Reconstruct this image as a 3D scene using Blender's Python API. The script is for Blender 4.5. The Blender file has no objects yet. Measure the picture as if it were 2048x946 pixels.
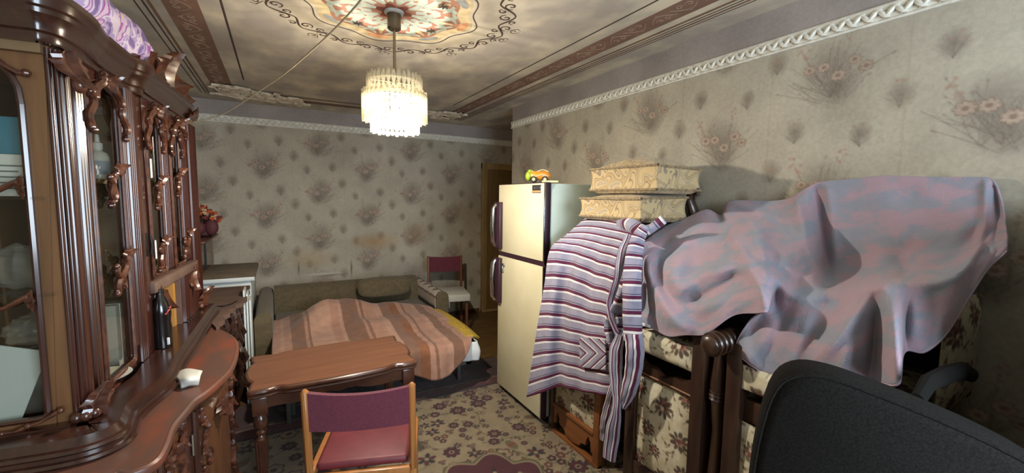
import bpy, bmesh, math, random
import numpy as np
from mathutils import Vector, Matrix
random.seed(7)
rng = np.random.default_rng(11)
PI = math.pi
SC = bpy.context.scene
COL = SC.collection

# ------------------------------------------------------------------ camera
FPX, YAW, PIT, ROL, EYE = 836.73, .5103955, .0895845, -.0134058, 1.55
cy, sy, cp, sp = math.cos(YAW), math.sin(YAW), math.cos(PIT), math.sin(PIT)
_f = np.array([sy*cp, cy*cp, -sp]); _r = np.array([cy, -sy, 0.]); _d = np.cross(_f, _r)
_c, _s = math.cos(ROL), math.sin(ROL)
RIGHT = _c*_r + _s*_d; DOWN = -_s*_r + _c*_d
cam = bpy.data.cameras.new('camera'); cam_o = bpy.data.objects.new('camera', cam); COL.objects.link(cam_o)
mw = Matrix.Identity(4)
for i in range(3):
    mw[i][0] = RIGHT[i]; mw[i][1] = -DOWN[i]; mw[i][2] = -_f[i]
mw[2][3] = EYE
cam_o.matrix_world = mw
cam.sensor_fit = 'HORIZONTAL'; cam.sensor_width = 36; cam.lens = FPX/2048*36
cam.clip_start = .02
SC.camera = cam_o

# ------------------------------------------------------------------ light and exposure
world = bpy.data.worlds.new('world'); SC.world = world; world.use_nodes = True
bg = world.node_tree.nodes['Background']; bg.inputs[0].default_value = (.75, .87, 1, 1); bg.inputs[1].default_value = 1.0
def area(name, loc, rot, sx, sy_, power, color):
    l = bpy.data.lights.new(name, 'AREA'); l.shape = 'RECTANGLE'; l.size = sx; l.size_y = sy_
    l.energy = power; l.color = color
    o = bpy.data.objects.new(name, l); COL.objects.link(o); o.location = loc; o.rotation_euler = rot
    return o
area('window_daylight', (.95, -1.32, 1.55), (PI/2, 0, 0), 1.4, 1.3, 68, (.74, .87, 1.0))
SC.view_settings.view_transform = 'Standard'; SC.view_settings.look = 'None'
SC.view_settings.exposure = 0.8; SC.view_settings.gamma = 1.0
SC.view_settings.use_curve_mapping = False
SC.cycles.use_denoising = True
SC.cycles.max_bounces = 8; SC.cycles.transparent_max_bounces = 24
SC.cycles.sample_clamp_indirect = 4
SC.cycles.caustics_reflective = False; SC.cycles.caustics_refractive = False
LAMP_POWER = 60
LAMP_COLOR = (1.0, .90, .76)

# ------------------------------------------------------------------ helpers
def ray(x, y):
    return RIGHT*((x-1024)/FPX) + DOWN*((y-473)/FPX) + _f
E0 = np.array([0, 0, EYE])
def atx(x, y, X): d = ray(x, y); return E0 + d*X/d[0]
def aty(x, y, Y): d = ray(x, y); return E0 + d*Y/d[1]
def atz(x, y, Z): d = ray(x, y); return E0 + d*(Z-EYE)/d[2]

def lin(r, g, b):
    f = lambda c: (c/255/12.92) if c/255 <= .04045 else ((c/255+.055)/1.055)**2.4
    return (f(r), f(g), f(b), 1)

def mat(name, c1, c2=None, scale=8, rough=.6, metal=0., stretch=(1, 1, 1), detail=4, bump=0., bscale=None,
        coat=0., spec=.5, lo=.35, hi=.65, emit=None, sheen=0., wave=False):
    m = bpy.data.materials.new(name); m.use_nodes = True
    nt = m.node_tree; N = nt.nodes; L = nt.links
    b = N['Principled BSDF']
    b.inputs['Roughness'].default_value = rough; b.inputs['Metallic'].default_value = metal
    b.inputs['Coat Weight'].default_value = coat; b.inputs['Coat Roughness'].default_value = .12
    b.inputs['Specular IOR Level'].default_value = spec
    b.inputs['Sheen Weight'].default_value = sheen
    b.inputs['Base Color'].default_value = c1
    if emit:
        b.inputs['Emission Color'].default_value = emit[0]; b.inputs['Emission Strength'].default_value = emit[1]
    tc = N.new('ShaderNodeTexCoord'); mp = N.new('ShaderNodeMapping'); mp.inputs['Scale'].default_value = stretch
    L.new(tc.outputs['Object'], mp.inputs[0])
    if c2:
        if wave:
            t = N.new('ShaderNodeTexWave'); t.inputs['Scale'].default_value = scale; t.inputs['Distortion'].default_value = 6
            t.inputs['Detail'].default_value = 3; t.inputs['Detail Scale'].default_value = 1.5
            fac = t.outputs['Fac']
        else:
            t = N.new('ShaderNodeTexNoise'); t.inputs['Scale'].default_value = scale; t.inputs['Detail'].default_value = detail
            fac = t.outputs['Fac']
        L.new(mp.outputs[0], t.inputs['Vector'])
        r = N.new('ShaderNodeValToRGB'); r.color_ramp.elements[0].position = lo; r.color_ramp.elements[1].position = hi
        r.color_ramp.elements[0].color = c1; r.color_ramp.elements[1].color = c2
        L.new(fac, r.inputs[0]); L.new(r.outputs[0], b.inputs['Base Color'])
    if bump:
        n = N.new('ShaderNodeTexNoise'); n.inputs['Scale'].default_value = bscale or scale*4; n.inputs['Detail'].default_value = 3
        L.new(mp.outputs[0], n.inputs['Vector'])
        bp = N.new('ShaderNodeBump'); bp.inputs['Strength'].default_value = bump; bp.inputs['Distance'].default_value = .01
        L.new(n.outputs['Fac'], bp.inputs['Height']); L.new(bp.outputs[0], b.inputs['Normal'])
    return m

def vmat(name, rough=.8, bump=.15, bscale=300, sheen=0., vary=.12, vscale=4, tint=None):
    """printed surface: colours come from the mesh's own colour attribute, with dirt and grain from noise"""
    m = bpy.data.materials.new(name); m.use_nodes = True
    nt = m.node_tree; N = nt.nodes; L = nt.links; b = N['Principled BSDF']
    b.inputs['Roughness'].default_value = rough; b.inputs['Sheen Weight'].default_value = sheen
    b.inputs['Specular IOR Level'].default_value = .25
    a = N.new('ShaderNodeVertexColor'); a.layer_name = 'print'
    tc = N.new('ShaderNodeTexCoord')
    n = N.new('ShaderNodeTexNoise'); n.inputs['Scale'].default_value = vscale; n.inputs['Detail'].default_value = 8
    L.new(tc.outputs['Object'], n.inputs['Vector'])
    mr = N.new('ShaderNodeMapRange'); mr.inputs[1].default_value = .3; mr.inputs[2].default_value = .7
    mr.inputs[3].default_value = 1-vary; mr.inputs[4].default_value = 1+vary
    L.new(n.outputs['Fac'], mr.inputs[0])
    nf = N.new('ShaderNodeTexNoise'); nf.inputs['Scale'].default_value = 70; nf.inputs['Detail'].default_value = 4; L.new(tc.outputs['Object'], nf.inputs[0])
    mf = N.new('ShaderNodeMapRange'); mf.inputs[1].default_value = .3; mf.inputs[2].default_value = .7; mf.inputs[3].default_value = .92; mf.inputs[4].default_value = 1.08; L.new(nf.outputs['Fac'], mf.inputs[0])
    mm = N.new('ShaderNodeMath'); mm.operation = 'MULTIPLY'; L.new(mr.outputs[0], mm.inputs[0]); L.new(mf.outputs[0], mm.inputs[1])
    mx = N.new('ShaderNodeMix'); mx.data_type = 'RGBA'; mx.blend_type = 'MULTIPLY'; mx.inputs[0].default_value = 1
    L.new(a.outputs[0], mx.inputs[6]); L.new(mm.outputs[0], mx.inputs[7]); L.new(mx.outputs[2], b.inputs['Base Color'])
    if bump:
        n2 = N.new('ShaderNodeTexNoise'); n2.inputs['Scale'].default_value = bscale
        L.new(tc.outputs['Object'], n2.inputs['Vector'])
        bp = N.new('ShaderNodeBump'); bp.inputs['Strength'].default_value = bump; bp.inputs['Distance'].default_value = .004
        L.new(n2.outputs['Fac'], bp.inputs['Height']); L.new(bp.outputs[0], b.inputs['Normal'])
    return m

def wood(name, c1, c2, axis='z', rough=.28, coat=.5, scale=14):
    st = {'z': (3, 3, .25), 'x': (.25, 3, 3), 'y': (3, .25, 3)}[axis]
    return mat(name, c1, c2, scale=scale, rough=rough, coat=coat, stretch=st, detail=6, lo=.3, hi=.72)

class MB:
    """collects shapes and links them as ONE mesh object"""
    def __init__(s): s.v = []; s.f = []
    def add(s, v, f):
        o = len(s.v); s.v += [tuple(map(float, p)) for p in v]; s.f += [tuple(i+o for i in q) for q in f]; return s
    def box(s, lo, hi, bev=0., rot=0., seg=2):
        bm = bmesh.new(); bmesh.ops.create_cube(bm, size=1)
        c = [(a+b)/2 for a, b in zip(lo, hi)]; d = [abs(b-a) for a, b in zip(lo, hi)]
        for v in bm.verts: v.co = Vector((v.co.x*d[0], v.co.y*d[1], v.co.z*d[2]))
        if bev: bmesh.ops.bevel(bm, geom=bm.edges[:], offset=min(bev, min(d)*.49), segments=seg, profile=.5, affect='EDGES')
        if rot: bmesh.ops.rotate(bm, verts=bm.verts[:], cent=(0, 0, 0), matrix=Matrix.Rotation(rot, 3, 'Z'))
        bm.verts.index_update()
        s.add([(v.co.x+c[0], v.co.y+c[1], v.co.z+c[2]) for v in bm.verts], [[v.index for v in f.verts] for f in bm.faces]); bm.free(); return s
    def beam(s, a, b, w, h, up=(0, 0, 1), bev=.004):
        a = Vector(a); b = Vector(b); d = (b-a); l = d.length; d.normalize()
        x = d.cross(Vector(up))
        if x.length < 1e-4: x = d.cross(Vector((0, 1, 0)))
        x.normalize(); u = x.cross(d)
        t = MB().box((-w/2, 0, -h/2), (w/2, l, h/2), bev, seg=1)
        s.add([a + x*p[0] + d*p[1] + u*p[2] for p in t.v], t.f); return s
    def tube(s, pts, r, seg=8, sq=1., cap=True):
        P = np.array(pts, float); n = len(P)
        r = np.full(n, r) if np.isscalar(r) else np.array(r, float)
        T = np.gradient(P, axis=0); T /= np.linalg.norm(T, axis=1)[:, None]+1e-12
        a = np.array([0, 0, 1.]) if abs(T[0][2]) < .9 else np.array([1., 0, 0])
        N = np.cross(T[0], a); N /= np.linalg.norm(N); V = []
        for i in range(n):
            N = N - T[i]*(N@T[i]); N /= np.linalg.norm(N)+1e-12; B = np.cross(T[i], N)
            for k in range(seg):
                t = 2*PI*k/seg; V.append(P[i]+r[i]*(math.cos(t)*N*sq+math.sin(t)*B))
        F = [(i*seg+k, i*seg+(k+1) % seg, (i+1)*seg+(k+1) % seg, (i+1)*seg+k) for i in range(n-1) for k in range(seg)]
        if cap: F += [tuple(range(seg))[::-1], tuple((n-1)*seg+k for k in range(seg))]
        return s.add(V, F)
    def lathe(s, prof, c=(0, 0, 0), seg=24, sq=1., a0=0., a1=2*PI):
        full = abs(a1-a0-2*PI) < 1e-6; m = seg if full else seg+1
        V = [(c[0]+r*math.cos(a0+(a1-a0)*k/seg), c[1]+sq*r*math.sin(a0+(a1-a0)*k/seg), c[2]+z) for r, z in prof for k in range(m)]
        n = len(prof); F = []
        for i in range(n-1):
            for k in range(seg):
                k2 = (k+1) % m
                F.append((i*m+k, i*m+k2, (i+1)*m+k2, (i+1)*m+k))
        if full:
            F += [tuple(range(m))[::-1], tuple((n-1)*m+k for k in range(m))]
        return s.add(V, F)
    def flute(s, c, z0, z1, r, n=12, depth=.18, seg=5, taper=1.):
        """reeded shaft"""
        m = n*seg; V = []
        zs = [z0, z1]
        for j, z in enumerate(zs):
            rr = r*(1 if j == 0 else taper)
            for k in range(m):
                t = 2*PI*k/m; q = rr*(1-depth*(1-abs(math.sin(n*t/2))))
                V.append((c[0]+q*math.cos(t), c[1]+q*math.sin(t), z))
        F = [(k, (k+1) % m, m+(k+1) % m, m+k) for k in range(m)] + [tuple(range(m))[::-1], tuple(range(m, 2*m))]
        return s.add(V, F)
    def sweep(s, prof, path, closed=False, cap=True):
        """profile (out, up) swept along a plan path; out is to the right of travel"""
        P = np.array(path, float); n = len(P); V = []
        if P.shape[1] == 2: P = np.c_[P, np.zeros(n)]
        for i in range(n):
            p0 = P[(i-1) % n] if (closed or i) else P[i]; p1 = P[(i+1) % n] if (closed or i < n-1) else P[i]
            a = P[i]-p0; b = p1-P[i]
            a = a/np.linalg.norm(a) if np.linalg.norm(a) > 1e-9 else b/np.linalg.norm(b)
            b = b/np.linalg.norm(b) if np.linalg.norm(b) > 1e-9 else a
            na = np.array([a[1], -a[0], 0]); nb = np.array([b[1], -b[0], 0]); nn = na+nb; nn /= np.linalg.norm(nn)+1e-9
            k = 1/max(.5, nn@na)
            for o, z in prof: V.append(P[i]+nn*o*k+np.array([0, 0, z]))
        m = len(prof); F = []
        for i in range(n if closed else n-1):
            j = (i+1) % n
            F += [(i*m+k, j*m+k, j*m+(k+1) % m, i*m+(k+1) % m) for k in range(m)]
        if cap and not closed: F += [tuple(range(m)), tuple((n-1)*m+k for k in range(m))[::-1]]
        return s.add(V, F)
    def prism(s, poly, h0, h1, plane='xy', at=0.):
        n = len(poly)
        def P(p, h):
            return {'xy': (p[0], p[1], h), 'yz': (h, p[0], p[1]), 'xz': (p[0], h, p[1])}[plane]
        V = [P(p, h0) for p in poly]+[P(p, h1) for p in poly]
        F = [tuple(range(n))[::-1], tuple(range(n, 2*n))]+[(k, (k+1) % n, n+(k+1) % n, n+k) for k in range(n)]
        return s.add(V, F)
    def ball(s, c, r, seg=12, rings=8, M=None):
        r = (r, r, r) if np.isscalar(r) else r
        V = []; 
        for i in range(rings+1):
            p = PI*i/rings
            for k in range(seg):
                t = 2*PI*k/seg
                v = np.array([r[0]*math.sin(p)*math.cos(t), r[1]*math.sin(p)*math.sin(t), r[2]*math.cos(p)])
                if M is not None: v = M@v
                V.append(np.array(c)+v)
        F = [(i*seg+k, (i+1)*seg+k, (i+1)*seg+(k+1) % seg, i*seg+(k+1) % seg) for i in range(rings) for k in range(seg)]
        return s.add(V, F)
    def xf(s, M):
        M = Matrix(M); s.v = [tuple(M@Vector(p)) for p in s.v]; return s
    def build(s, name, m, parent=None, sharp=38, smooth=True):
        me = bpy.data.meshes.new(name); me.from_pydata(s.v, [], s.f)
        bm = bmesh.new(); bm.from_mesh(me); bmesh.ops.remove_doubles(bm, verts=bm.verts[:], dist=1e-6)
        bmesh.ops.recalc_face_normals(bm, faces=bm.faces[:]); bm.to_mesh(me); bm.free()
        if smooth:
            me.polygons.foreach_set('use_smooth', [True]*len(me.polygons)); me.set_sharp_from_angle(angle=math.radians(sharp))
        me.materials.append(m)
        o = bpy.data.objects.new(name, me); COL.objects.link(o)
        if parent is not None: o.parent = parent
        return o

def tag(o, label=None, cat=None, group=None, kind=None):
    if label: o['label'] = label
    if cat: o['category'] = cat
    if group: o['group'] = group
    if kind: o['kind'] = kind
    return o
def thing(name, label, cat, loc=(0, 0, 0), rz=0., group=None):
    o = bpy.data.objects.new(name, None); COL.objects.link(o); o.location = loc; o.rotation_euler = (0, 0, rz)
    o.empty_display_size = .1
    return tag(o, label, cat, group)
def struct(o): o['kind'] = 'structure'; return o
def copy(o, parent=None):
    c = o.copy(); COL.objects.link(c); c.parent = parent; return c

def grid(name, P, m, colors=None, parent=None, uv=None, thick=0., smooth=True, closed_u=False):
    """grid of points (nu, nv, 3) as one mesh; colors (nu, nv, 3) become the printed colour, uv (nu, nv, 2) a UV map"""
    P = np.asarray(P, float); nu, nv = P.shape[:2]; me = bpy.data.meshes.new(name)
    idx = np.arange(nu*nv).reshape(nu, nv)
    if closed_u: idx = np.vstack([idx, idx[:1]])
    q = np.stack([idx[:-1, :-1], idx[1:, :-1], idx[1:, 1:], idx[:-1, 1:]], -1).reshape(-1, 4)
    me.vertices.add(nu*nv); me.vertices.foreach_set('co', P.reshape(-1).astype(np.float32))
    me.loops.add(q.size); me.loops.foreach_set('vertex_index', q.reshape(-1).astype(np.int32))
    me.polygons.add(len(q)); me.polygons.foreach_set('loop_start', (np.arange(len(q))*4).astype(np.int32))
    me.update(calc_edges=True); me.validate()
    if smooth: me.polygons.foreach_set('use_smooth', np.ones(len(q), bool))
    if colors is not None:
        a = me.color_attributes.new('print', 'FLOAT_COLOR', 'POINT')
        c = np.ones((nu*nv, 4), np.float32); c[:, :3] = np.asarray(colors).reshape(-1, 3); a.data.foreach_set('color', c.reshape(-1))
    if uv is not None:
        l = me.uv_layers.new(name='cloth'); U = np.asarray(uv, np.float32).reshape(-1, 2)[q.reshape(-1)]
        l.data.foreach_set('uv', U.reshape(-1))
    me.materials.append(m)
    o = bpy.data.objects.new(name, me); COL.objects.link(o)
    if parent is not None: o.parent = parent
    if thick:
        md = o.modifiers.new('thickness', 'SOLIDIFY'); md.thickness = thick; md.offset = 0
    return o

def crom(P, n, axis=0):
    """Catmull-Rom resampling of control points to n samples"""
    P = np.moveaxis(np.asarray(P, float), axis, 0); k = len(P)
    t = np.linspace(0, k-1, n); i = np.minimum(t.astype(int), k-2); f = (t-i).reshape((-1,)+(1,)*(P.ndim-1))
    E = np.concatenate([[2*P[0]-P[1]], P, [2*P[-1]-P[-2]]])
    a, b, c, d = E[i], E[i+1], E[i+2], E[i+3]
    R = .5*(2*b+(c-a)*f+(2*a-5*b+4*c-d)*f**2+(3*b-a-3*c+d)*f**3)
    return np.moveaxis(R, 0, axis)

def wrinkle(U, V, seed, n=8, fmax=14):
    r = np.random.default_rng(seed); z = np.zeros_like(U)
    for _ in range(n):
        fx, fy = r.uniform(-fmax, fmax, 2); z += np.sin(fx*U+fy*V+r.uniform(0, 6))/n
    return z

# ---- painted prints: small rasters whose pixels become mesh colours
class Print:
    def __init__(s, w, h, res, base, wrap=True):
        s.res = res; s.nx = int(round(w/res)); s.ny = int(round(h/res)); s.a = np.zeros((s.nx, s.ny, 3)); s.a[:] = base; s.wrap = wrap
    def win(s, cx, cy, r):
        i0 = int(math.floor((cx-r)/s.res)); i1 = int(math.ceil((cx+r)/s.res))+1; j0 = int(math.floor((cy-r)/s.res)); j1 = int(math.ceil((cy+r)/s.res))+1
        I, J = np.meshgrid(np.arange(i0, i1), np.arange(j0, j1), indexing='ij'); X = I*s.res-cx; Y = J*s.res-cy
        if s.wrap: ok = np.ones(I.shape, bool); I = I % s.nx; J = J % s.ny
        else: ok = (I >= 0) & (I < s.nx) & (J >= 0) & (J < s.ny); I = I.clip(0, s.nx-1); J = J.clip(0, s.ny-1)
        return I, J, X, Y, ok
    def put(s, I, J, ok, al, col):
        al = (al*ok)[..., None]; s.a[I[ok], J[ok]] = (s.a[I, J]*(1-al)+np.array(col)*al)[ok]
    def blob(s, cx, cy, rx, ry, col, al=1., soft=.3, ang=0.):
        I, J, X, Y, ok = s.win(cx, cy, max(rx, ry)*1.05+s.res); c, n = math.cos(ang), math.sin(ang)
        u = (X*c+Y*n)/rx; v = (-X*n+Y*c)/ry; d = np.sqrt(u*u+v*v)
        s.put(I, J, ok, al*np.clip((1-d)/soft, 0, 1), col)
    def line(s, pts, w, col, al=1.):
        for (x0, y0), (x1, y1) in zip(pts[:-1], pts[1:]):
            mx, my = (x0+x1)/2, (y0+y1)/2; L = math.hypot(x1-x0, y1-y0)+1e-9
            I, J, X, Y, ok = s.win(mx, my, L/2+w+s.res); ux, uy = (x1-x0)/L, (y1-y0)/L
            t = np.clip(X*ux+Y*uy, -L/2, L/2); d = np.hypot(X-t*ux, Y-t*uy)
            s.put(I, J, ok, al*np.clip((w/2+s.res*.6-d)/s.res, 0, 1), col)
    def flower(s, cx, cy, r, col, edge, core, n=6, al=1., ph=0., sq=1.):
        I, J, X, Y, ok = s.win(cx, cy, r*1.3); Y = Y/sq; d = np.hypot(X, Y); t = np.arctan2(Y, X)+ph
        R = r*(.74+.26*np.abs(np.cos(n*t/2)))
        s.put(I, J, ok, al*np.clip((R-d)/s.res+.5, 0, 1), edge)
        s.put(I, J, ok, al*np.clip((R-r*.16-d)/s.res+.5, 0, 1), col)
        s.put(I, J, ok, al*.7*np.clip((.10-np.abs(np.sin(n*t/2)))*8, 0, 1)*(d < R)*(d > r*.3), edge)
        s.put(I, J, ok, al*np.clip((r*.3-d)/s.res+.5, 0, 1), core)
    def sample(s, U, V):
        return s.a[np.round(U/s.res).astype(int) % s.nx, np.round(V/s.res).astype(int) % s.ny]

def rgb(r, g, b): return np.array(lin(r, g, b)[:3])

# ------------------------------------------------------------------ room dimensions
XL, XR, YF, YC, YB, ZC, XA = -.93, 2.15, 5.14, 3.86, -1.25, 2.49, 3.25
TR0, TR1 = 2.273, 2.343

m_floor = mat('brown_floor_paint', lin(84, 62, 34), lin(112, 84, 46), scale=3, rough=.45, stretch=(1, 6, 1))
m_ceil = mat('sooty_ceiling', lin(178, 170, 160), lin(226, 216, 192), scale=2.6, rough=.9, detail=7, lo=.40, hi=.68, stretch=(1.6, 1, 1))
m_frieze = mat('grey_frieze', lin(118, 112, 110), lin(134, 127, 122), scale=5, rough=.85)
m_plain = mat('plain_wall', lin(176, 165, 140), lin(160, 150, 128), scale=4, rough=.9)
m_trim = mat('white_moulding', lin(224, 222, 210), lin(198, 194, 182), scale=30, rough=.6)
m_wallp = vmat('floral_wallpaper', rough=.85, bump=.12, bscale=260, vary=.14, vscale=3.2)

# ------------------------------------------------------------------ wallpaper print
WP = Print(1.04, .52, .0052, rgb(168, 161, 145))
def bouquet(cx, cy, sc, seed):
    r = random.Random(seed)
    WP.blob(cx, cy+.0, .135*sc, .15*sc, rgb(128, 119, 107), .8, 1.0); WP.blob(cx+.04, cy+.06, .09*sc, .11*sc, rgb(130, 121, 109), .5, 1.0)
    WP.blob(cx-.02*sc, cy-.07*sc, .08*sc, .09*sc, rgb(118, 109, 98), .7, 1.0)
    heads = [(-.115, -.0), (-.075, .035), (-.02, -.015), (.035, .03), (.09, .03), (.13, .13), (-.06, .15), (.11, .09)]
    for k in range(46):
        a = PI/2+r.uniform(-1.15, 1.15); l = r.uniform(.06, .21)*sc; bx = cx+r.uniform(-.06, .06); by = cy-r.uniform(.04, .13)*sc
        b = r.uniform(-.05, .05); pts = [(bx+math.cos(a)*l*t+b*t*t, by+math.sin(a)*l*t) for t in (0, .35, .7, 1)]
        WP.line(pts, .0016, rgb(104, 95, 85), r.uniform(.2, .6))
        if r.random() < .6: WP.blob(pts[-1][0], pts[-1][1], .012, .006, rgb(132, 116, 106), .5, .6, a)
    for hx, hy in heads:
        WP.line([(cx, cy-.1*sc), (cx+hx*.6*sc, cy+hy*.3*sc-.02), (cx+hx*sc, cy+hy*sc)], .002, rgb(112, 102, 92), .4)
    for i, (hx, hy) in enumerate(heads[:5]):
        q = .031*sc*r.uniform(.85, 1.15)
        WP.flower(cx+hx*sc, cy+hy*sc, q, rgb(174, 156, 139), rgb(132, 112, 100), rgb(124, 102, 90), n=8, al=.8, ph=i, sq=.8)
    for hx, hy in heads[5:]:
        for _ in range(5): WP.blob(cx+hx*sc+r.uniform(-.015, .015), cy+hy*sc+r.uniform(-.03, .03), .012, .008, rgb(158, 128, 112), .6, .6, r.uniform(0, 3))
def sprig(cx, cy, seed, sc=1.):
    r = random.Random(seed); WP.blob(cx, cy, .065*sc, .08*sc, rgb(118, 109, 97), .85, 1.0)
    for k in range(14):
        a = PI/2+r.uniform(-.9, .9); l = r.uniform(.04, .11)*sc
        WP.line([(cx, cy-.05), (cx+math.cos(a)*l*.5, cy-.05+math.sin(a)*l*.6), (cx+math.cos(a)*l, cy-.05+math.sin(a)*l)], .0016, rgb(108, 98, 88), .28)
    for k in range(4): WP.blob(cx+r.uniform(-.03, .03), cy+r.uniform(0, .06), .011, .008, rgb(154, 126, 112), .5, .6)
bouquet(.26, .26, 1.05, 1); bouquet(.78, .52, 1.05, 2)
sprig(.02, .12, 3, .9); sprig(.50, .36, 4, .9); sprig(.40, .02, 5, .8); sprig(.92, .27, 6, .85); sprig(.64, .22, 7, .7); sprig(.14, .5, 8, .7)
for x in (.0, .52): WP.line([(x+.002, 0), (x+.002, .52)], .004, rgb(150, 138, 116), .45)

def papered(name, u0, u1, z0, z1, step, place, ush, zsh, seed, stains=()):
    u = np.arange(u0, u1+step*.5, step); z = np.arange(z0, z1+step*.5, step); u[-1] = u1; z[-1] = z1
    U, Z = np.meshgrid(u, z, indexing='ij'); C = WP.sample(U-ush, Z-zsh).copy()
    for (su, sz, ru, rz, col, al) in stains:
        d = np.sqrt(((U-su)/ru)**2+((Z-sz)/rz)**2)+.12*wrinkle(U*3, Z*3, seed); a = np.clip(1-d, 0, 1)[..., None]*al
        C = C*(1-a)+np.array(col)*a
    fr = np.clip((Z-TR0-.02)/.004, 0, 1)[..., None]
    C = C*(1-fr)+(rgb(150, 142, 138)*(1+.06*wrinkle(U, Z, seed+1))[..., None])*fr
    P = place(U, Z+0*U)
    return struct(grid(name, P, m_wallp, colors=C, smooth=False))
w = papered('wall_right', .0, YC, 0, ZC, .0052, lambda U, Z: np.stack([XR+0*U, U, Z], -1), .97-.26, 2.12-.26, 3)
# plaster body behind the papered face, out to the alcove corner
MB().box((XR+.004, YB, 0), (XA, YC, ZC)).build('plaster', m_plain, w, smooth=False)
MB().prism([(YB, 0), (0., 0), (0., ZC), (YB, ZC)], XR, XR+.004, 'yz').build('plaster', m_plain, w, smooth=False)
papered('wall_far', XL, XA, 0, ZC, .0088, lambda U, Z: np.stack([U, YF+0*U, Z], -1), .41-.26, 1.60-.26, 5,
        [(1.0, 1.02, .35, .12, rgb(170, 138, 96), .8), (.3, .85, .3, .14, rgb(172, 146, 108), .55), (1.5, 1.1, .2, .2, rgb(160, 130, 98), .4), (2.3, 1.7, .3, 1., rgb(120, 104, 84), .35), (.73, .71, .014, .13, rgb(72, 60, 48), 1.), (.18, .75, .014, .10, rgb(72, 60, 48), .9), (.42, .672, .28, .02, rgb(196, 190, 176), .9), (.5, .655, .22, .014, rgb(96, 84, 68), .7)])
struct(MB().box((XL-.1, YB-.1, 0), (XL, YF+.1, ZC)).build('wall_left', m_plain, smooth=False))
struct(MB().box((XA, YC, 0), (XA+.1, YF+.1, ZC)).build('wall_alcove', m_plain, smooth=False))
bw = MB(); WX0, WX1, WZ0, WZ1 = .2, 1.7, .85, 2.25
bw.box((XL-.1, YB-.15, 0), (WX0, YB, ZC)).box((WX1, YB-.15, 0), (XA, YB, ZC)).box((WX0, YB-.15, 0), (WX1, YB, WZ0)).box((WX0, YB-.15, WZ1), (WX1, YB, ZC))
struct(bw.build('wall_back', m_plain, smooth=False))
struct(MB().box((XL-.1, YB-.15, -.1), (XA+.1, YF+.1, 0)).build('floor', m_floor, smooth=False))
ceiling = struct(MB().box((XL-.1, YB-.15, ZC), (XA+.1, YF+.1, ZC+.1)).build('ceiling', m_ceil, smooth=False))
m_wframe = mat('white_window_paint', lin(225, 225, 220), rough=.4)
wf = MB().box((WX0, YB-.1, WZ0), (WX1, YB-.04, WZ0+.05)).box((WX0, YB-.1, WZ1-.05), (WX1, YB-.04, WZ1)).box((WX0, YB-.1, WZ0), (WX0+.05, YB-.04, WZ1)).box((WX1-.05, YB-.1, WZ0), (WX1, YB-.04, WZ1)).box((.92, YB-.1, WZ0), (.98, YB-.04, WZ1))
struct(wf.build('window_1', m_wframe))

# ------------------------------------------------------------------ white relief mouldings
def leafy_trim(name, a, b, out, step):
    a = np.array(a); b = np.array(b); L = np.linalg.norm(b-a); d = (b-a)/L; h = TR1-TR0
    o = np.array(out); t = MB()
    prof = [(0, 0), (.012, 0), (.016, .008), (.010, .014), (.010, h-.014), (.016, h-.008), (.012, h), (0, h)]
    V = [a+o*p+np.array([0, 0, z]) for p, z in prof]+[b+o*p+np.array([0, 0, z]) for p, z in prof]; n = len(prof)
    t.add(V, [(k, (k+1) % n, n+(k+1) % n, n+k) for k in range(n)]+[tuple(range(n)), tuple(range(n, 2*n))])
    s = struct(t.build(name, m_trim, sharp=25))
    up = np.array([0, 0, 1.])
    lf = MB()
    for sgn, off in ((1, 0), (-1, step*.5)):
        pts = [d*(off+step*.95*q)+up*(h/2+sgn*(h*.30)*math.cos(PI*q)*.9)+o*(.011+.006*math.sin(PI*q)) for q in np.linspace(0, 1, 6)]
        lf.tube(pts, [.003, .008, .010, .009, .006, .002], 6)
    first = lf.build('leaf_relief', m_trim, s); first.location = a
    for k in range(1, min(int(L/step), 300)):
        c = copy(first, s); c.location = a+d*step*k
    return s
leafy_trim('trim_1', (XR, .15, TR0), (XR, YC+.012, TR0), (-1, 0, 0), .055)
leafy_trim('trim_2', (XL, YF, TR0), (XA, YF, TR0), (0, -1, 0), .055)
struct(MB().box((XL, YF-.015, 0), (2.37, YF, .05)).build('baseboard_far', mat('brown_skirting', lin(92, 66, 38), rough=.5)))

# ------------------------------------------------------------------ door at the end of the far wall
m_dframe = mat('ochre_door_frame', lin(150, 124, 80), lin(132, 108, 68), scale=6, rough=.45, stretch=(4, 4, .4))
m_door = mat('brown_door_leaf', lin(98, 76, 42), lin(112, 88, 50), scale=5, rough=.4, stretch=(4, 4, .4))
d1 = struct(MB().box((2.46, YF-.03, .02), (3.12, YF-.002, 1.95), .004).build('door_1', m_door))
fr = MB().box((2.39, YF-.045, 0), (2.47, YF-.001, 2.02), .005).box((3.11, YF-.045, 0), (3.19, YF-.001, 2.02), .005).box((2.39, YF-.044, 1.94), (3.19, YF-.001, 2.02), .005)
fr.build('door_frame', m_dframe, d1)
MB().box((2.39, YF-.07, 0), (3.19, YF-.001, .025), .004).build('threshold', m_dframe, d1)
MB().lathe([(.001, 0), (.028, .002), (.03, .012), (.012, .018), (.012, .04), (.026, .05), (.028, .065), (.015, .075), (.001, .076)], seg=16).xf(Matrix.Translation((2.55, YF-.03, 1.04))@Matrix.Rotation(PI/2, 4, 'X')).build('door_knob', mat('dark_knob', lin(44, 24, 16), rough=.3), d1)

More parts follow.
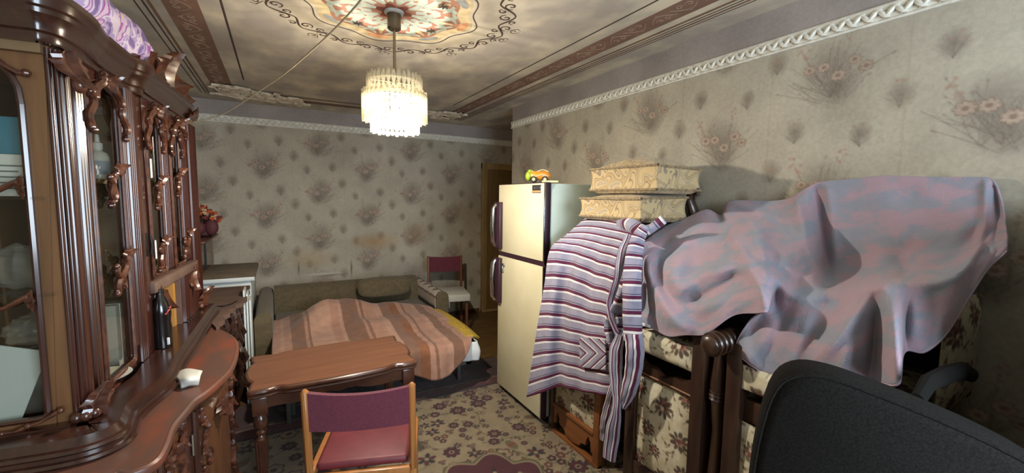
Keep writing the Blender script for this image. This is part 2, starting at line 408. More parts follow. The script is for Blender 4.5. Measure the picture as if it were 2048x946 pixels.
# ------------------------------------------------------------------ painted ceiling
m_band = mat('terracotta_band', lin(142, 110, 92), lin(128, 98, 84), scale=8, rough=.9)
m_bandtan = mat('tan_line', lin(134, 106, 82), lin(120, 94, 74), scale=8, rough=.9)
m_dark = mat('dark_scroll_paint', lin(72, 58, 52), rough=.9)
m_cream = mat('cream_paint', lin(214, 198, 160), lin(196, 178, 140), scale=20, rough=.9)
m_peach = mat('peach_paint', lin(210, 158, 118), lin(198, 140, 104), scale=14, rough=.9)
m_terra = mat('terracotta_field', lin(168, 122, 102), lin(150, 106, 88), scale=12, rough=.9)
m_teal = mat('pale_teal_leaf', lin(184, 192, 178), lin(160, 172, 164), scale=30, rough=.85)
m_red = mat('dark_red_rosette', lin(112, 62, 48), rough=.9)
m_lace = mat('pale_lace_paint', lin(172, 150, 130), rough=.9)
m_bluegr = mat('blue_grey_paint', lin(140, 146, 150), lin(170, 168, 160), scale=14, rough=.9)
def ribbon(mb, pts, w, z, taper=True):
    P = np.array(pts, float); T = np.gradient(P, axis=0); T /= np.linalg.norm(T, axis=1)[:, None]+1e-9
    Nn = np.c_[-T[:, 1], T[:, 0]]; n = len(P)
    W = w*(np.sin(np.linspace(.15, PI-.15, n))*.7+.3) if taper else np.full(n, w)
    V = [(*(P[i]+Nn[i]*W[i]/2), z) for i in range(n)]+[(*(P[i]-Nn[i]*W[i]/2), z) for i in range(n)]
    V += [(x, y, z+.001) for x, y, _ in V]; m = 2*n
    F = []
    for i in range(n-1):
        F += [(i, i+1, n+i+1, n+i), (m+i, m+n+i, m+n+i+1, m+i+1), (i, m+i, m+i+1, i+1), (n+i, n+i+1, m+n+i+1, m+n+i)]
    mb.add(V, F)
def spiral(c, r, a0, turns, n=16, shrink=.15):
    return [(c[0]+r*(1-(1-shrink)*t)*math.cos(a0+turns*2*PI*t), c[1]+r*(1-(1-shrink)*t)*math.sin(a0+turns*2*PI*t)) for t in np.linspace(0, 1, n)]
zb = ZC-.0012; zb2 = ZC-.0026; zb3 = ZC-.004
def strip(name, m, lo, hi, z=zb):
    return MB().box((lo[0], lo[1], z), (hi[0], hi[1], z+.001)).build(name, m, ceiling, smooth=False)
YE = 4.42
strip('painted_band', m_band, (-.463, -.9, 0), (-.31, YE, 0)); strip('painted_band', m_band, (1.69, -.9, 0), (1.835, YE, 0))
strip('painted_band', m_bandtan, (-.25, 4.70, 0), (1.75, 4.82, 0)); strip('painted_line', m_dark, (-.215, -.9, 0), (-.205, 4.15, 0)); strip('painted_line', m_dark, (1.585, -.9, 0), (1.595, 4.1, 0))
strip('painted_line', m_bandtan, (-.2, 4.58, 0), (1.5, 4.62, 0)); strip('painted_line', m_dark, (-.2, 4.545, 0), (1.5, 4.555, 0))
for x, mm, w_ in ((-.545, m_dark, .008), (-.52, m_bandtan, .014), (-.58, m_dark, .006), (1.90, m_bandtan, .018), (1.93, m_dark, .007), (1.955, m_bandtan, .014), (1.98, m_dark, .006)):
    strip('painted_line', mm, (x-w_/2, -.9, 0), (x+w_/2, 4.85, 0))
for bx in (-.387, 1.762):
    lace = MB(); k = 0
    y = -.4
    while y < YE-.1:
        sg = 1 if k % 2 else -1
        ribbon(lace, [(bx-sg*.03+sg*.06*math.sin(PI*t)*1., y+.16*t) for t in np.linspace(0, 1, 10)], .006, zb2)
        ribbon(lace, spiral((bx-sg*.022, y+.05), .024, PI/2*sg, sg*1.1, 14), .005, zb2)
        ribbon(lace, spiral((bx-sg*.022, y+.105), .022, -PI/2*sg, -sg*1.1, 14), .005, zb2)
        ribbon(lace, spiral((bx+sg*.034, y+.08), .014, 0, sg, 12), .004, zb2)
        y += .16; k += 1
    lace.build('painted_lace', m_lace, ceiling, smooth=False)
MC = (.546, 2.231)
def lobed(r, amp, n, m=96, ph=0.): return [(MC[0]+(r+amp*math.cos(n*t+ph))*math.cos(t), MC[1]+(r+amp*math.cos(n*t+ph))*math.sin(t)) for t in np.linspace(0, 2*PI, m, endpoint=False)]
MB().prism(lobed(.40, .022, 8), zb, zb+.001).build('medallion_border', m_cream, ceiling, smooth=False)
MB().prism(lobed(.335, .018, 8), zb2, zb2+.001).build('medallion_field', m_terra, ceiling, smooth=False)
for k in range(8):
    t = k*PI/4+PI/8*0; mm = m_peach if k % 2 == 0 else m_bluegr
    MB().prism([(MC[0]+(.375+.022*math.cos(a))*math.cos(t+.17*math.sin(a)), MC[1]+(.375+.022*math.cos(a))*math.sin(t+.17*math.sin(a))) for a in np.linspace(0, 2*PI, 20, endpoint=False)], zb2, zb2+.001).build('border_lobe', mm, ceiling, smooth=False)
MB().prism([(MC[0]+(.075+.02*math.cos(6*t))*math.cos(t), MC[1]+(.075+.02*math.cos(6*t))*math.sin(t)) for t in np.linspace(0, 2*PI, 48, endpoint=False)], zb3, zb3+.001).build('rosette', m_red, ceiling, smooth=False)
# acanthus strokes of the medallion, slightly proud like thick paint
def stroke(pts, w, name='acanthus_stroke', m=m_teal, z=ZC-.004, parent=ceiling):
    P = crom(np.array([(p[0], p[1], 0) for p in pts], float), 9)[:, :2]; mb = MB()
    T = np.gradient(P, axis=0); T /= np.linalg.norm(T, axis=1)[:, None]; Nn = np.c_[-T[:, 1], T[:, 0]]; V = []; prof = [(-1, 0), (-.55, -.004), (0, -.006), (.55, -.004), (1, 0)]
    for i in range(9):
        ww = w*(.25+.75*math.sin(PI*(.12+.8*i/8)))
        for a, b in prof: V.append((P[i][0]+Nn[i][0]*a*ww/2, P[i][1]+Nn[i][1]*a*ww/2, z+.004+b*(1+w*30*(name == 'plaster_leaf'))))
    F = [(i*5+k, i*5+k+1, (i+1)*5+k+1, (i+1)*5+k) for i in range(8) for k in range(4)]
    return mb.add(V, F).build(name, m, parent)
def pol(r, t): return (MC[0]+r*math.cos(t), MC[1]+r*math.sin(t))
for k in range(8):
    t = k*PI/4
    for sg in (1, -1):
        stroke([pol(.09, t), pol(.16, t+sg*.12), pol(.22, t+sg*.42), pol(.20, t+sg*.60)], .052)
        stroke([pol(.17, t+sg*.05), pol(.24, t+sg*.10), pol(.305, t+sg*.26), pol(.30, t+sg*.40)], .05)
        stroke([pol(.25, t+sg*.30), pol(.29, t+sg*.22), pol(.325, t+sg*.08)], .038)
        stroke([pol(.11, t+sg*.3), pol(.145, t+sg*.36), pol(.17, t+sg*.25)], .034)
    stroke([pol(.2, t), pol(.26, t+.03), pol(.315, t)], .042, m=m_cream)
dk = MB()
o_ = lobed(.424, .024, 8); ribbon(dk, o_+o_[:1], .006, zb2, taper=False)
for k in range(28):
    t = 2*PI*k/28; sg = 1 if k % 2 else -1; r0 = .585
    ribbon(dk, [pol(r0-sg*.035*math.cos(PI*q), t+.25*q) for q in np.linspace(0, 1, 12)], .012, zb)
    ribbon(dk, spiral(pol(r0+sg*.015, t+.05), .036, t+sg*PI/2, sg*1.2, 18), .010, zb)
    ribbon(dk, spiral(pol(r0-sg*.03, t+.14), .024, t-sg*PI/2, -sg*1.1, 16), .009, zb)
    if k % 3 == 0:
        ribbon(dk, spiral(pol(r0+.07, t+.09), .03, t, 1.1, 16), .006, zb); ribbon(dk, [pol(r0+.03, t+.09), pol(r0+.08, t+.03), pol(r0+.10, t+.06)], .006, zb)
for t in (.5, 2.1, 3.6, 4.4, 5.5):
    c = pol(.27, t)
    for q in range(6): ribbon(dk, [c, (c[0]+.015*math.cos(q*1.05), c[1]+.015*math.sin(q*1.05)), (c[0]+.03*math.cos(q*1.05+.3), c[1]+.03*math.sin(q*1.05+.3))], .009, ZC-.009)
tag(dk.build('painted_scrolls', m_dark, ceiling, smooth=False), kind='stuff')
# relief leaf clusters in the two far corners of the ceiling frame
m_relief = mat('greyed_plaster_leaf', lin(224, 212, 190), lin(190, 176, 156), scale=25, rough=.85)
def corner_cluster(cx, cy, sx, n, seed):
    r = random.Random(seed)
    for k in range(n):
        q = k/n; x = cx+sx*(q*.66)+r.uniform(-.03, .03); y = cy+.10-r.uniform(0, .50)*(1-q*.62); a = r.uniform(-.7, .7)+(0 if k % 3 else 1.2); l = r.uniform(.06, .11)
        stroke([(x-l*math.cos(a), y-l*math.sin(a)), (x+r.uniform(-.02, .02), y+r.uniform(-.02, .02)), (x+l*math.cos(a), y+l*math.sin(a)+r.uniform(-.03, .03))], r.uniform(.045, .075), 'plaster_leaf', m_relief, ZC-.016)
    y0 = cy
    for k in range(14):
        x = cx+r.uniform(-.06, .06); y = cy-.05-.02*k+r.uniform(-.02, .02); a = 1.3+r.uniform(-.5, .5)
        if k < 9: stroke([(x-.05*math.cos(a), y-.06*math.sin(a)), (x+.012, y), (x+.05*math.cos(a), y+.06*math.sin(a))], .03, 'plaster_leaf', m_relief, ZC-.012)
corner_cluster(-.40, 4.74, 1, 52, 5); corner_cluster(1.80, 4.70, -1, 40, 6)

# ------------------------------------------------------------------ woods, glass, shared materials
m_mahog = wood('mahogany', lin(44, 22, 17), lin(70, 37, 28), rough=.25, coat=.5)
m_mahogy = wood('mahogany_rail', lin(40, 22, 17), lin(60, 34, 26), 'y', rough=.25, coat=.35)
m_carve = mat('carved_mahogany', lin(58, 31, 22), lin(90, 52, 36), scale=30, rough=.3, coat=.4)
m_veneer = wood('walnut_veneer', lin(96, 66, 40), lin(118, 82, 50), rough=.45, coat=.15)
m_redtop = mat('dusty_red_polished_top', lin(88, 62, 52), lin(116, 62, 44), scale=5, rough=.42, coat=.12, lo=.44, hi=.6, stretch=(1.5, .6, 1), detail=7)
m_dusty = mat('dusty_brown_top', lin(84, 64, 54), lin(100, 78, 67), scale=6, rough=.75)
m_inside = mat('brown_cabinet_inside', lin(104, 84, 58), lin(122, 98, 68), scale=5, rough=.6)
m_yellowwood = wood('yellow_pine', lin(168, 118, 52), lin(186, 136, 66), rough=.5, coat=0)
m_brass = mat('brass_hinge', lin(170, 165, 150), rough=.3, metal=1.)
m_chrome = mat('chrome', lin(210, 212, 215), rough=.15, metal=1.)
m_darkm = mat('dark_metal', lin(46, 42, 40), rough=.4, metal=.8)
def glassmat(name, tint=(1, 1, 1, 1), amt=.12, rough=.02):
    m = bpy.data.materials.new(name); m.use_nodes = True; nt = m.node_tree; N = nt.nodes; L = nt.links; N.clear()
    o = N.new('ShaderNodeOutputMaterial'); t = N.new('ShaderNodeBsdfTransparent'); t.inputs[0].default_value = tint
    g = N.new('ShaderNodeBsdfGlossy'); g.inputs['Roughness'].default_value = rough
    fr = N.new('ShaderNodeFresnel'); fr.inputs[0].default_value = 1.45
    mx = N.new('ShaderNodeMixShader'); gm = N.new('ShaderNodeNewGeometry'); iv = N.new('ShaderNodeMath'); iv.operation = 'SUBTRACT'; iv.inputs[0].default_value = 1; L.new(gm.outputs['Backfacing'], iv.inputs[1])
    ml = N.new('ShaderNodeMath'); ml.operation = 'MULTIPLY'; L.new(fr.outputs[0], ml.inputs[0]); L.new(iv.outputs[0], ml.inputs[1]); L.new(ml.outputs[0], mx.inputs[0]); L.new(t.outputs[0], mx.inputs[1]); L.new(g.outputs[0], mx.inputs[2]); L.new(mx.outputs[0], o.inputs[0])
    return m
m_glass = glassmat('cabinet_glass', (.86, .86, .82, 1))
def filmmat(name, col, dens):
    m = bpy.data.materials.new(name); m.use_nodes = True; nt = m.node_tree; N = nt.nodes; L = nt.links
    b = N['Principled BSDF']; b.inputs['Base Color'].default_value = col; b.inputs['Roughness'].default_value = .15; b.inputs['Coat Weight'].default_value = .8
    t = N.new('ShaderNodeBsdfTransparent'); mx = N.new('ShaderNodeMixShader'); mx.inputs[0].default_value = dens
    L.new(t.outputs[0], mx.inputs[1]); L.new(b.outputs[0], mx.inputs[2]); L.new(mx.outputs[0], N['Material Output'].inputs[0])
    return m
m_film = filmmat('clear_film', lin(150, 152, 148), .34)

def place2d(pts, O, eu, ev, en, lift=0.):
    O, eu, ev, en = map(np.array, (O, eu, ev, en)); return [O+eu*p[0]+ev*p[1]+en*(lift+(p[2] if len(p) > 2 else 0)) for p in pts]
def sscroll(mb, O, eu, ev, en, L=.1, r=.008, flip=1):
    """an S shaped carved scroll with a spiral at each end, running along ev"""
    a = [(flip*x, y-L/2) for x, y in [(L*.18*math.sin(2*PI*t), L*t) for t in np.linspace(0, 1, 14)]]
    s0 = spiral((a[0][0]+flip*L*.10, a[0][1]), L*.10, PI if flip > 0 else 0, -.8*flip, 9, .25)[::-1]
    s1 = spiral((a[-1][0]-flip*L*.10, a[-1][1]), L*.10, 0 if flip > 0 else PI, -.8*flip, 9, .25)
    p = s0+a[1:-1]+s1; n = len(p)
    rr = [r*(.55+.75*math.sin(PI*i/(n-1))) for i in range(n)]
    mb.tube(place2d(p, O, eu, ev, en), rr, 7)
    for q in (p[0], p[-1]): mb.ball(place2d([q], O, eu, ev, en)[0], r*1.25, 8, 6)
def acanthus(mb, O, eu, ev, en, L=.08, w=.04, n=5, curl=.02):
    """a carved leaf: a rib with lobes on either side, tip curling outward"""
    nu, nv = 13, 11; front, rear = [], []
    for i in range(nv):
        t = i/(nv-1); ww = w*(.18+1.0*math.sin(PI*min(1, .12+.86*t))**.8)*(1-.55*t*t)*(1+.16*math.sin(2*PI*n*t*.8)); zc = curl*t*t*1.5
        for k in range(nu):
            u = -1+2*k/(nu-1); h = w*(.30*(1-u*u)+.10*math.cos(3*PI*u)*(1-.3*abs(u))*(1-.5*t)+.12*math.exp(-(u/.16)**2))
            front.append((u*ww, L*t+.30*w*abs(u)*(1-t), zc+h)); rear.append((u*ww*.96, L*t+.30*w*abs(u)*(1-t), zc-.05*w))
    P = place2d(front+rear, O, eu, ev, en); m = nu*nv; F = []
    for i in range(nv-1):
        for k in range(nu-1):
            a = i*nu+k; F += [(a, a+1, a+nu+1, a+nu), (m+a, m+a+nu, m+a+nu+1, m+a+1)]
    edge = [k for k in range(nu)]+[i*nu+nu-1 for i in range(1, nv)]+[(nv-1)*nu+k for k in range(nu-2, -1, -1)]+[i*nu for i in range(nv-2, 0, -1)]
    F += [(edge[q], m+edge[q], m+edge[(q+1) % len(edge)], edge[(q+1) % len(edge)]) for q in range(len(edge))]
    mb.add(P, F)
def archframe(mb, A0, A1, B0, B1, xo0, xo1, inner, plane, at, thick, n=14):
    """frame: outer rectangle a in [A0,A1], b in [B0,B1]; inner opening = list of points"""
    I = inner; c = (np.mean([p[0] for p in I]), (B0+B1)/2); O = []
    for a, b in I:
        # project opening points outward to the rectangle
        da, db = a-c[0], b-c[1]; k = 1e9
        if abs(da) > 1e-9: k = min(k, ((A1-c[0]) if da > 0 else (A0-c[0]))/da)
        if abs(db) > 1e-9: k = min(k, ((B1-c[1]) if db > 0 else (B0-c[1]))/db)
        O.append((c[0]+da*k, c[1]+db*k))
    # corners
    full_i, full_o = [], []; m = len(I)
    for i in range(m):
        full_i.append(I[i]); full_o.append(O[i]); j = (i+1) % m
        p, q = O[i], O[j]
        sp_ = (abs(p[0]-A0) < 1e-6 or abs(p[0]-A1) < 1e-6); sq_ = (abs(q[0]-A0) < 1e-6 or abs(q[0]-A1) < 1e-6)
        if sp_ != sq_:
            cx = p[0] if sp_ else q[0]; cz = q[1] if sp_ else p[1]
            full_i.append(((I[i][0]+I[j][0])/2, (I[i][1]+I[j][1])/2)); full_o.append((cx, cz))
    m = len(full_i)
    def P(p, h): return (h, p[0], p[1]) if plane == 'yz' else (p[0], h, p[1])
    V = [P(p, at) for p in full_i]+[P(p, at) for p in full_o]+[P(p, at-thick) for p in full_i]+[P(p, at-thick) for p in full_o]
    F = []
    for i in range(m):
        j = (i+1) % m
        F += [(i, j, m+j, m+i), (2*m+i, 3*m+i, 3*m+j, 2*m+j), (i, 2*m+i, 2*m+j, j), (m+i, m+j, 3*m+j, 3*m+i)]
    mb.add(V, F)
def arch(a0, a1, b0, b1, rise, n=10, foot=.03):
    """opening outline: cut lower corners, arched top"""
    ca, w = (a0+a1)/2, (a1-a0)/2
    top = [(ca+w*math.cos(t), b1-rise+rise*math.sin(t)**.8) for t in np.linspace(0, PI, n)]
    lowl = [(a0+foot*(1-math.cos(t)), b0+foot*(1-math.sin(t))) for t in np.linspace(0, PI/2, 5)]
    lowr = [(a1-foot*(1-math.cos(t)), b0+foot*(1-math.sin(t))) for t in np.linspace(PI/2, 0, 5)]
    return top+lowl+lowr
def bead_loop(mb, loop, plane, at, r, seg=6):
    P = [((at, a, b) if plane == 'yz' else (a, at, b)) for a, b in loop]; mb.tube(P+[P[0]], r, seg, cap=False)

# ------------------------------------------------------------------ carved display cabinet (local: y along its front, x outward)
CAB = (-.54, 1.68); CRZ = -math.atan(.0725)
cab = thing('display_cabinet', 'tall carved mahogany display cabinet with arched glass doors and bowed counter', 'cabinet', (CAB[0], CAB[1], 0), CRZ)
CM = Matrix.Translation((CAB[0], CAB[1], 0))@Matrix.Rotation(CRZ, 4, 'Z'); CI = CM.inverted()
def loc(p): v = CI@Vector(p); return (v.x, v.y, v.z)
def wld(x, y, z): v = CM@Vector((x, y, z)); return (v.x, v.y, v.z)
CD = -.36; CE = 1.51     # depth and far end
# lower cabinet: serpentine counter
cpx = [(215, 956), (257, 943), (308, 921), (329, 888), (336, 868), (345, 848), (368, 820), (385, 800), (408, 784), (430, 766), (457, 738), (470, 708), (470, 683), (456, 668), (430, 656), (408, 650), (398, 640)]
cw = [loc(atz(x, y, .80))[:2] for x, y in cpx]
cw = [(cw[0][0]-.02, cw[0][1]-.35)]+cw
cw3 = crom(np.array([(a, b, 0) for a, b in cw]), 70)[:, :2]
cpoly = [(CD, cw3[0][1])]+[tuple(p) for p in cw3]+[(cw3[-1][0], CE), (CD, CE)]
top = MB().prism(cpoly, .772, .80)
top.sweep([(-.004, .768), (.004, .770), (.011, .776), (.013, .786), (.010, .796), (.002, .801), (-.004, .80)], cw3)
top.build('counter', m_redtop, cab)
bcurve = [(p[0]-.035, p[1]) for p in cw3]
body = MB().prism([(CD, bcurve[0][1])]+bcurve+[(bcurve[-1][0], CE), (CD, CE)], .07, .772)
body.sweep([(0, 0), (.02, 0), (.02, .05), (.012, .07), (0, .075)], bcurve)
body.sweep([(0, .735), (.006, .735), (.012, .745), (.02, .76), (.022, .772), (0, .772)], bcurve)
body.build('lower_body', wood('lower_veneer', lin(78, 50, 33), lin(100, 65, 42), rough=.4, coat=.2), cab)
bc = np.array(bcurve)
def bpt(i, z, off=0.):
    i = max(1, min(len(bc)-2, i)); t = bc[i+1]-bc[i-1]; t /= np.linalg.norm(t); nn = np.array([t[1], -t[0]]); p = bc[i]+nn*off
    return np.array([p[0], p[1], z]), np.array([t[0], t[1], 0]), np.array([nn[0], nn[1], 0])
for i in (22, 33, 36, 52, 55, 64):
    p, t, nn = bpt(i, 0, .004)
    MB().tube([(p[0], p[1], z) for z in (.08, .4, .735)], .011, 8).tube([(p[0]+t[0]*.018, p[1]+t[1]*.018, z) for z in (.08, .4, .735)], .007, 6).build('stile_moulding', m_mahog, cab)
p, t, nn = bpt(34, 0, .018)
MB().tube([p+np.array([0, 0, .58]), p+np.array([0, 0, .66])], .006, 8).build('hinge_pin', m_brass, cab)
for i0, i1 in ((24, 32), (38, 51), (56, 63)):
    mb = MB()
    for k, z in enumerate((.66, .54, .42, .30, .18)):
        for i, fl in ((i0+1, 1), (i1-1, -1)):
            q, t, nn = bpt(i+(1 if k % 2 else 0)*fl, z, .008)
            sscroll(mb, q, t, (0, 0, 1), nn, .12, .009, fl)
            q2, t, nn = bpt(i, z+.03, .01); acanthus(mb, q2, t, np.array([0, 0, -1.]), nn, .05, .022, 3, .012)
    q, t, nn = bpt((i0+i1)//2, .69, .008); acanthus(mb, q, t, np.array([0, 0, -1.]), nn, .08, .05, 4, .012)
    tag(mb.build('carved_garland', m_carve, cab), kind='stuff')
# waist moulding on the counter
path0 = [(CD, -.085), (-.10, -.095), (.0, -.10), (.06, -.09), (.09, -.05), (.085, .0), (.075, .05), (.072, .09), (.08, .18), (.095, .26), (.105, .36), (.095, .46), (.085, .56), (.075, .8), (.06, 1.1), (.05, 1.3), (.05, CE)]
path1 = [(CD, -.03), (-.10, -.035), (-.02, -.04), (.0, -.035), (.018, -.01), (.022, .04), (.02, .12), (.012, .17), (.0, .24), (-.006, .30), (-.012, .50), (-.008, .55), (.01, .59), (.014, .635), (.0, .68), (-.01, .9), (-.02, 1.3), (-.035, CE)]
path1 = [tuple(p) for p in crom(np.array([(a, b, 0) for a, b in path1]), 76)[:, :2]]
path0 = [tuple(p) for p in crom(np.array([(a, b, 0) for a, b in path0]), 76)[:, :2]]
wp = [(-.085, .80), (.045, .80), (.05, .808), (.046, .816), (.036, .818), (.034, .828), (.038, .834), (.034, .842), (.024, .845), (.018, .855), (.012, .868), (-.085, .868)]
MB().sweep(wp, path0).build('waist_moulding', m_mahogy, cab, sharp=30)
cp_ = [(-.06, 1.955), (.002, 1.955), (.006, 1.962), (.006, 1.978), (.014, 1.983), (.016, 1.998), (.022, 2.012), (.032, 2.024), (.034, 2.036), (.040, 2.042), (.044, 2.06), (.046, 2.075), (.042, 2.085), (-.06, 2.085)]
MB().sweep(cp_, path1).build('crown_moulding', m_mahogy, cab, sharp=30)
MB().prism([(CD, -.04)]+[(p[0]-.01, p[1]) for p in path1]+[(CD, CE)], 2.06, 2.082).build('cabinet_roof', m_dusty, cab)
# carcass
MB().box((CD, -.03, .80), (CD+.015, CE, 2.07)).box((CD, CE-.03, .8), (-.0, CE-.005, 2.07)).box((CD, .615, .8), (-.02, .63, 1.96)).box((CD, .62, 1.13), (.0, CE-.03, 1.165)).box((CD, -.02, 1.93), (-.01, CE-.03, 1.955)).build('carcass', m_inside, cab)
MB().box((CD, -.03, .862), (-.01, .6, .872)).build('floor_board', m_mahog, cab)
MB().box((CD+.01, -.01, 1.255), (-.03, .57, 1.262)).build('shelf', m_glass, cab); MB().box((CD+.01, -.01, 1.53), (-.03, .57, 1.537)).build('shelf', m_glass, cab)
MB().box((-.30, 1.03, .862), (-.02, 1.06, 1.13)).build('niche_side', m_yellowwood, cab)
MB().box((CD+.005, 1.06, .862), (-.0, CE-.03, 1.13)).build('niche_panel', m_dusty, cab)
MB().box((CD+.015, .6, .862), (CD+.02, 1.06, 1.13)).build('niche_back', m_inside, cab)
MB().box((CD, .58, .80), (.035, CE-.03, .864)).build('niche_floor', m_dusty, cab)
# side panel with arched pane, facing the near end
so = arch(-.318, -.064, .895, 1.93, .14, 14, .02)
sd = MB(); archframe(sd, CD, .0, .868, 1.955, 0, 0, so, 'xz', -.035, -.02); side = sd.build('side_panel', m_veneer, cab); side.location = (0, .036, 0)
so_b = MB(); bead_loop(so_b, so, 'xz', -.04, .008); so_b.build('arch_bead', m_mahog, side)
MB().prism(so, -.028, -.024, 'xz').build('pane', m_glass, side, smooth=False)
ex, ez, en_ = (1, 0, 0), (0, 0, 1), (0, -1, 0)
sc_ = MB()
sc_.tube([(-.035, -.044, .915), (-.05, -.05, .905), (-.08, -.05, .888), (-.10, -.05, .884), (-.13, -.05, .872), (-.16, -.048, .87)], [.009, .007, .005, .007, .006, .007], 8)
for b_ in ((-.034, .915), (-.16, .87), (-.105, .883)): sc_.ball((b_[0], -.05, b_[1]), .009, 8, 6)
sc_.build('corner_scroll', m_carve, side); sc_ = MB()
sc_.tube([(-.045, -.044, 1.875), (-.06, -.05, 1.872), (-.085, -.05, 1.888), (-.11, -.05, 1.915), (-.15, -.05, 1.925)], [.01, .007, .006, .007, .006], 8); sc_.ball((-.044, -.05, 1.873), .011, 8, 6)
sc_.build('corner_scroll', m_carve, side)
for z in (1.555, 1.235):
    mb = MB()
    mb.tube([(-.072, -.046, z+.005), (-.085, -.05, z+.022), (-.10, -.055, z+.012), (-.125, -.05, z-.004), (-.15, -.05, z-.012), (-.19, -.05, z+.01), (-.24, -.05, z-.005), (-.31, -.046, z+.01)], [.008, .011, .008, .007, .010, .008, .010, .006], 8)
    acanthus(mb, np.array([-.088, -.05, z+.015]), np.array([0, 0, 1.]), np.array([1., 0, -.35]), np.array([0, -1., 0]), .025, .03, 3, .01)
    mb.build('glass_bar_scroll', m_carve, side)
# corner column
MB().box((-.05, .004, .87), (-.012, .03, 1.95)).build('corner_block', m_veneer, cab)
cm = MB(); cm.flute((.0, .028), .87, 1.95, .023, 8, .14, 5)
for a, b, r_ in ((-.006, .0, .007), (.006, .062, .008), (.002, .078, .006)): cm.tube([(a, b, .87), (a, b, 1.4), (a, b, 1.95)], r_, 8)
column = cm.build('corner_column', m_mahog, cab, sharp=50)
lf = MB(); dg = np.array([math.cos(-.35), math.sin(-.35), 0.]); tg = np.array([-dg[1], dg[0], 0])
acanthus(lf, np.array([.0, .03, 1.955])+dg*.03, tg, np.array([0, 0, -1.]), dg, .105, .05, 5, .035); lf.ball(np.array([.0, .03, 1.865])+dg*.058, (.018, .018, .03), 10, 8)
lf.build('capital_leaf', m_carve, column)
lf = MB(); acanthus(lf, np.array([.0, .035, .875])+dg*.035, tg, np.array([0, 0, 1.]), dg, .10, .05, 4, .02)
for k in range(4):
    a = -1.6+.5*k; lf.ball((.0+.04*math.cos(a), .03+.045*math.sin(a), .885), .016, 10, 8)
lf.build('base_leaf', m_carve, column)
# glazed doors
def flutes(s0, s1, z0, z1, n, name='fluted_stile', x=.0, par=None):
    mb = MB(); w_ = (s1-s0)/n
    mb.box((x-.02, s0, z0), (x+.002, s1, z1))
    for k in range(n): mb.tube([(x+.002, s0+w_*(k+.5), z0), (x+.002, s0+w_*(k+.5), (z0+z1)/2), (x+.002, s0+w_*(k+.5), z1)], w_*.46, 8)
    return mb.build(name, m_mahog, par or cab)
def glass_door(s0, s1, g0, g1, z0, z1, gz0, gz1, knots, bottom=False):
    lp = arch(g0, g1, gz0, gz1, .07, 12, .02)
    mb = MB(); archframe(mb, s0, s1, z0, z1, 0, 0, lp, 'yz', .0, .02); d = mb.build('glass_door', m_mahog, cab)
    b2 = MB(); bead_loop(b2, lp, 'yz', .001, .006); lp2 = arch(g0-.014, g1+.014, gz0-.012, gz1+.012, .07, 12, .02); bead_loop(b2, lp2, 'yz', .001, .004); b2.build('glazing_bead', m_carve, d)
    MB().prism(lp, -.012, -.008, 'yz').build('pane', m_glass, d, smooth=False)
    cm_ = (s0+s1)/2
    mb = MB(); acanthus(mb, np.array([.012, cm_, gz1-.02]), np.array([0, 1., 0]), np.array([0, 0, 1.]), np.array([1., 0, 0]), .06, .045, 4, .02)
    for sg in (1, -1):
        sscroll(mb, np.array([.014, cm_+sg*.07, gz1-.01]), np.array([0, 1., 0]), np.array([0, -sg*.5, .86]), np.array([1., 0, 0]), .10, .010, sg)
        sscroll(mb, np.array([.014, (g1 if sg > 0 else g0)+sg*.012, gz1-.10]), np.array([0, 1., 0]), np.array([0, 0, 1.]), np.array([1., 0, 0]), .11, .009, sg)
        mb.ball((.016, (g1 if sg > 0 else g0)+sg*.01, gz1-.165), .012, 8, 6)
    mb.build('carved_crest', m_carve, d)
    for (sa, za, fl) in knots:
        mb = MB(); sscroll(mb, np.array([.008, sa, za]), np.array([0, 1., 0]), np.array([0, .55, .83]), np.array([1., 0, 0]), .13, .010, fl); sscroll(mb, np.array([.012, sa-.02, za+.0]), np.array([0, 1., 0]), np.array([0, -.4, .9]), np.array([1., 0, 0]), .09, .008, -fl)
        acanthus(mb, np.array([.012, sa+.03, za+.05]), np.array([0, .83, -.55]), np.array([0, .55, .83]), np.array([1., 0, 0]), .05, .03, 3, .015); mb.build('glass_bar_scroll', m_carve, d)
    return d
dB = glass_door(.165, .478, .195, .428, .872, 1.955, .905, 1.92, [(.32, 1.565, 1), (.34, 1.25, -1)])
MB().box((-.03, .085, .872), (-.004, .19, 1.955)).build('corner_stile', m_mahog, cab); flutes(.115, .165, .872, 1.95, 3, x=-.004); flutes(.437, .478, .95, 1.9, 3, x=-.003)
post = flutes(.485, .56, .872, 1.955, 4, 'door_post', .0); MB().box((-.02, .56, .872), (.004, .645, 1.955), .004).build('door_post', m_mahog, cab)
for s_, z_ in ((.66, 1.31), (.664, 1.66)): MB().tube([(.022, s_, z_-.04), (.022, s_, z_+.04)], .006, 8).build('hinge_pin', m_brass, cab)
kb = MB(); kb.tube([(.03, .575, 1.30), (.034, .575, 1.34), (.03, .575, 1.38)], .005, 6).box((.016, .565, 1.29), (.02, .585, 1.39), .002); kb.build('door_handle', m_darkm, cab)
dC = glass_door(.65, .985, .70, .868, 1.165, 1.955, 1.19, 1.915, [(.79, 1.545, 1), (.78, 1.26, 1)]); flutes(.885, .975, 1.19, 1.9, 4, x=-.003)
dD = glass_door(.99, 1.345, 1.026, 1.165, 1.165, 1.955, 1.19, 1.915, [(1.11, 1.60, 1), (1.2, 1.27, -1)]); flutes(1.185, 1.30, 1.19, 1.9, 5, x=-.003)
flutes(1.35, 1.50, .872, 1.955, 6, 'end_post', .0); flutes(1.08, 1.34, .872, 1.12, 6, 'niche_pilaster', .0)
MB().box((-.03, .63, 1.12), (.022, 1.36, 1.168), .006).build('niche_rail', m_dusty, cab)
mb = MB()
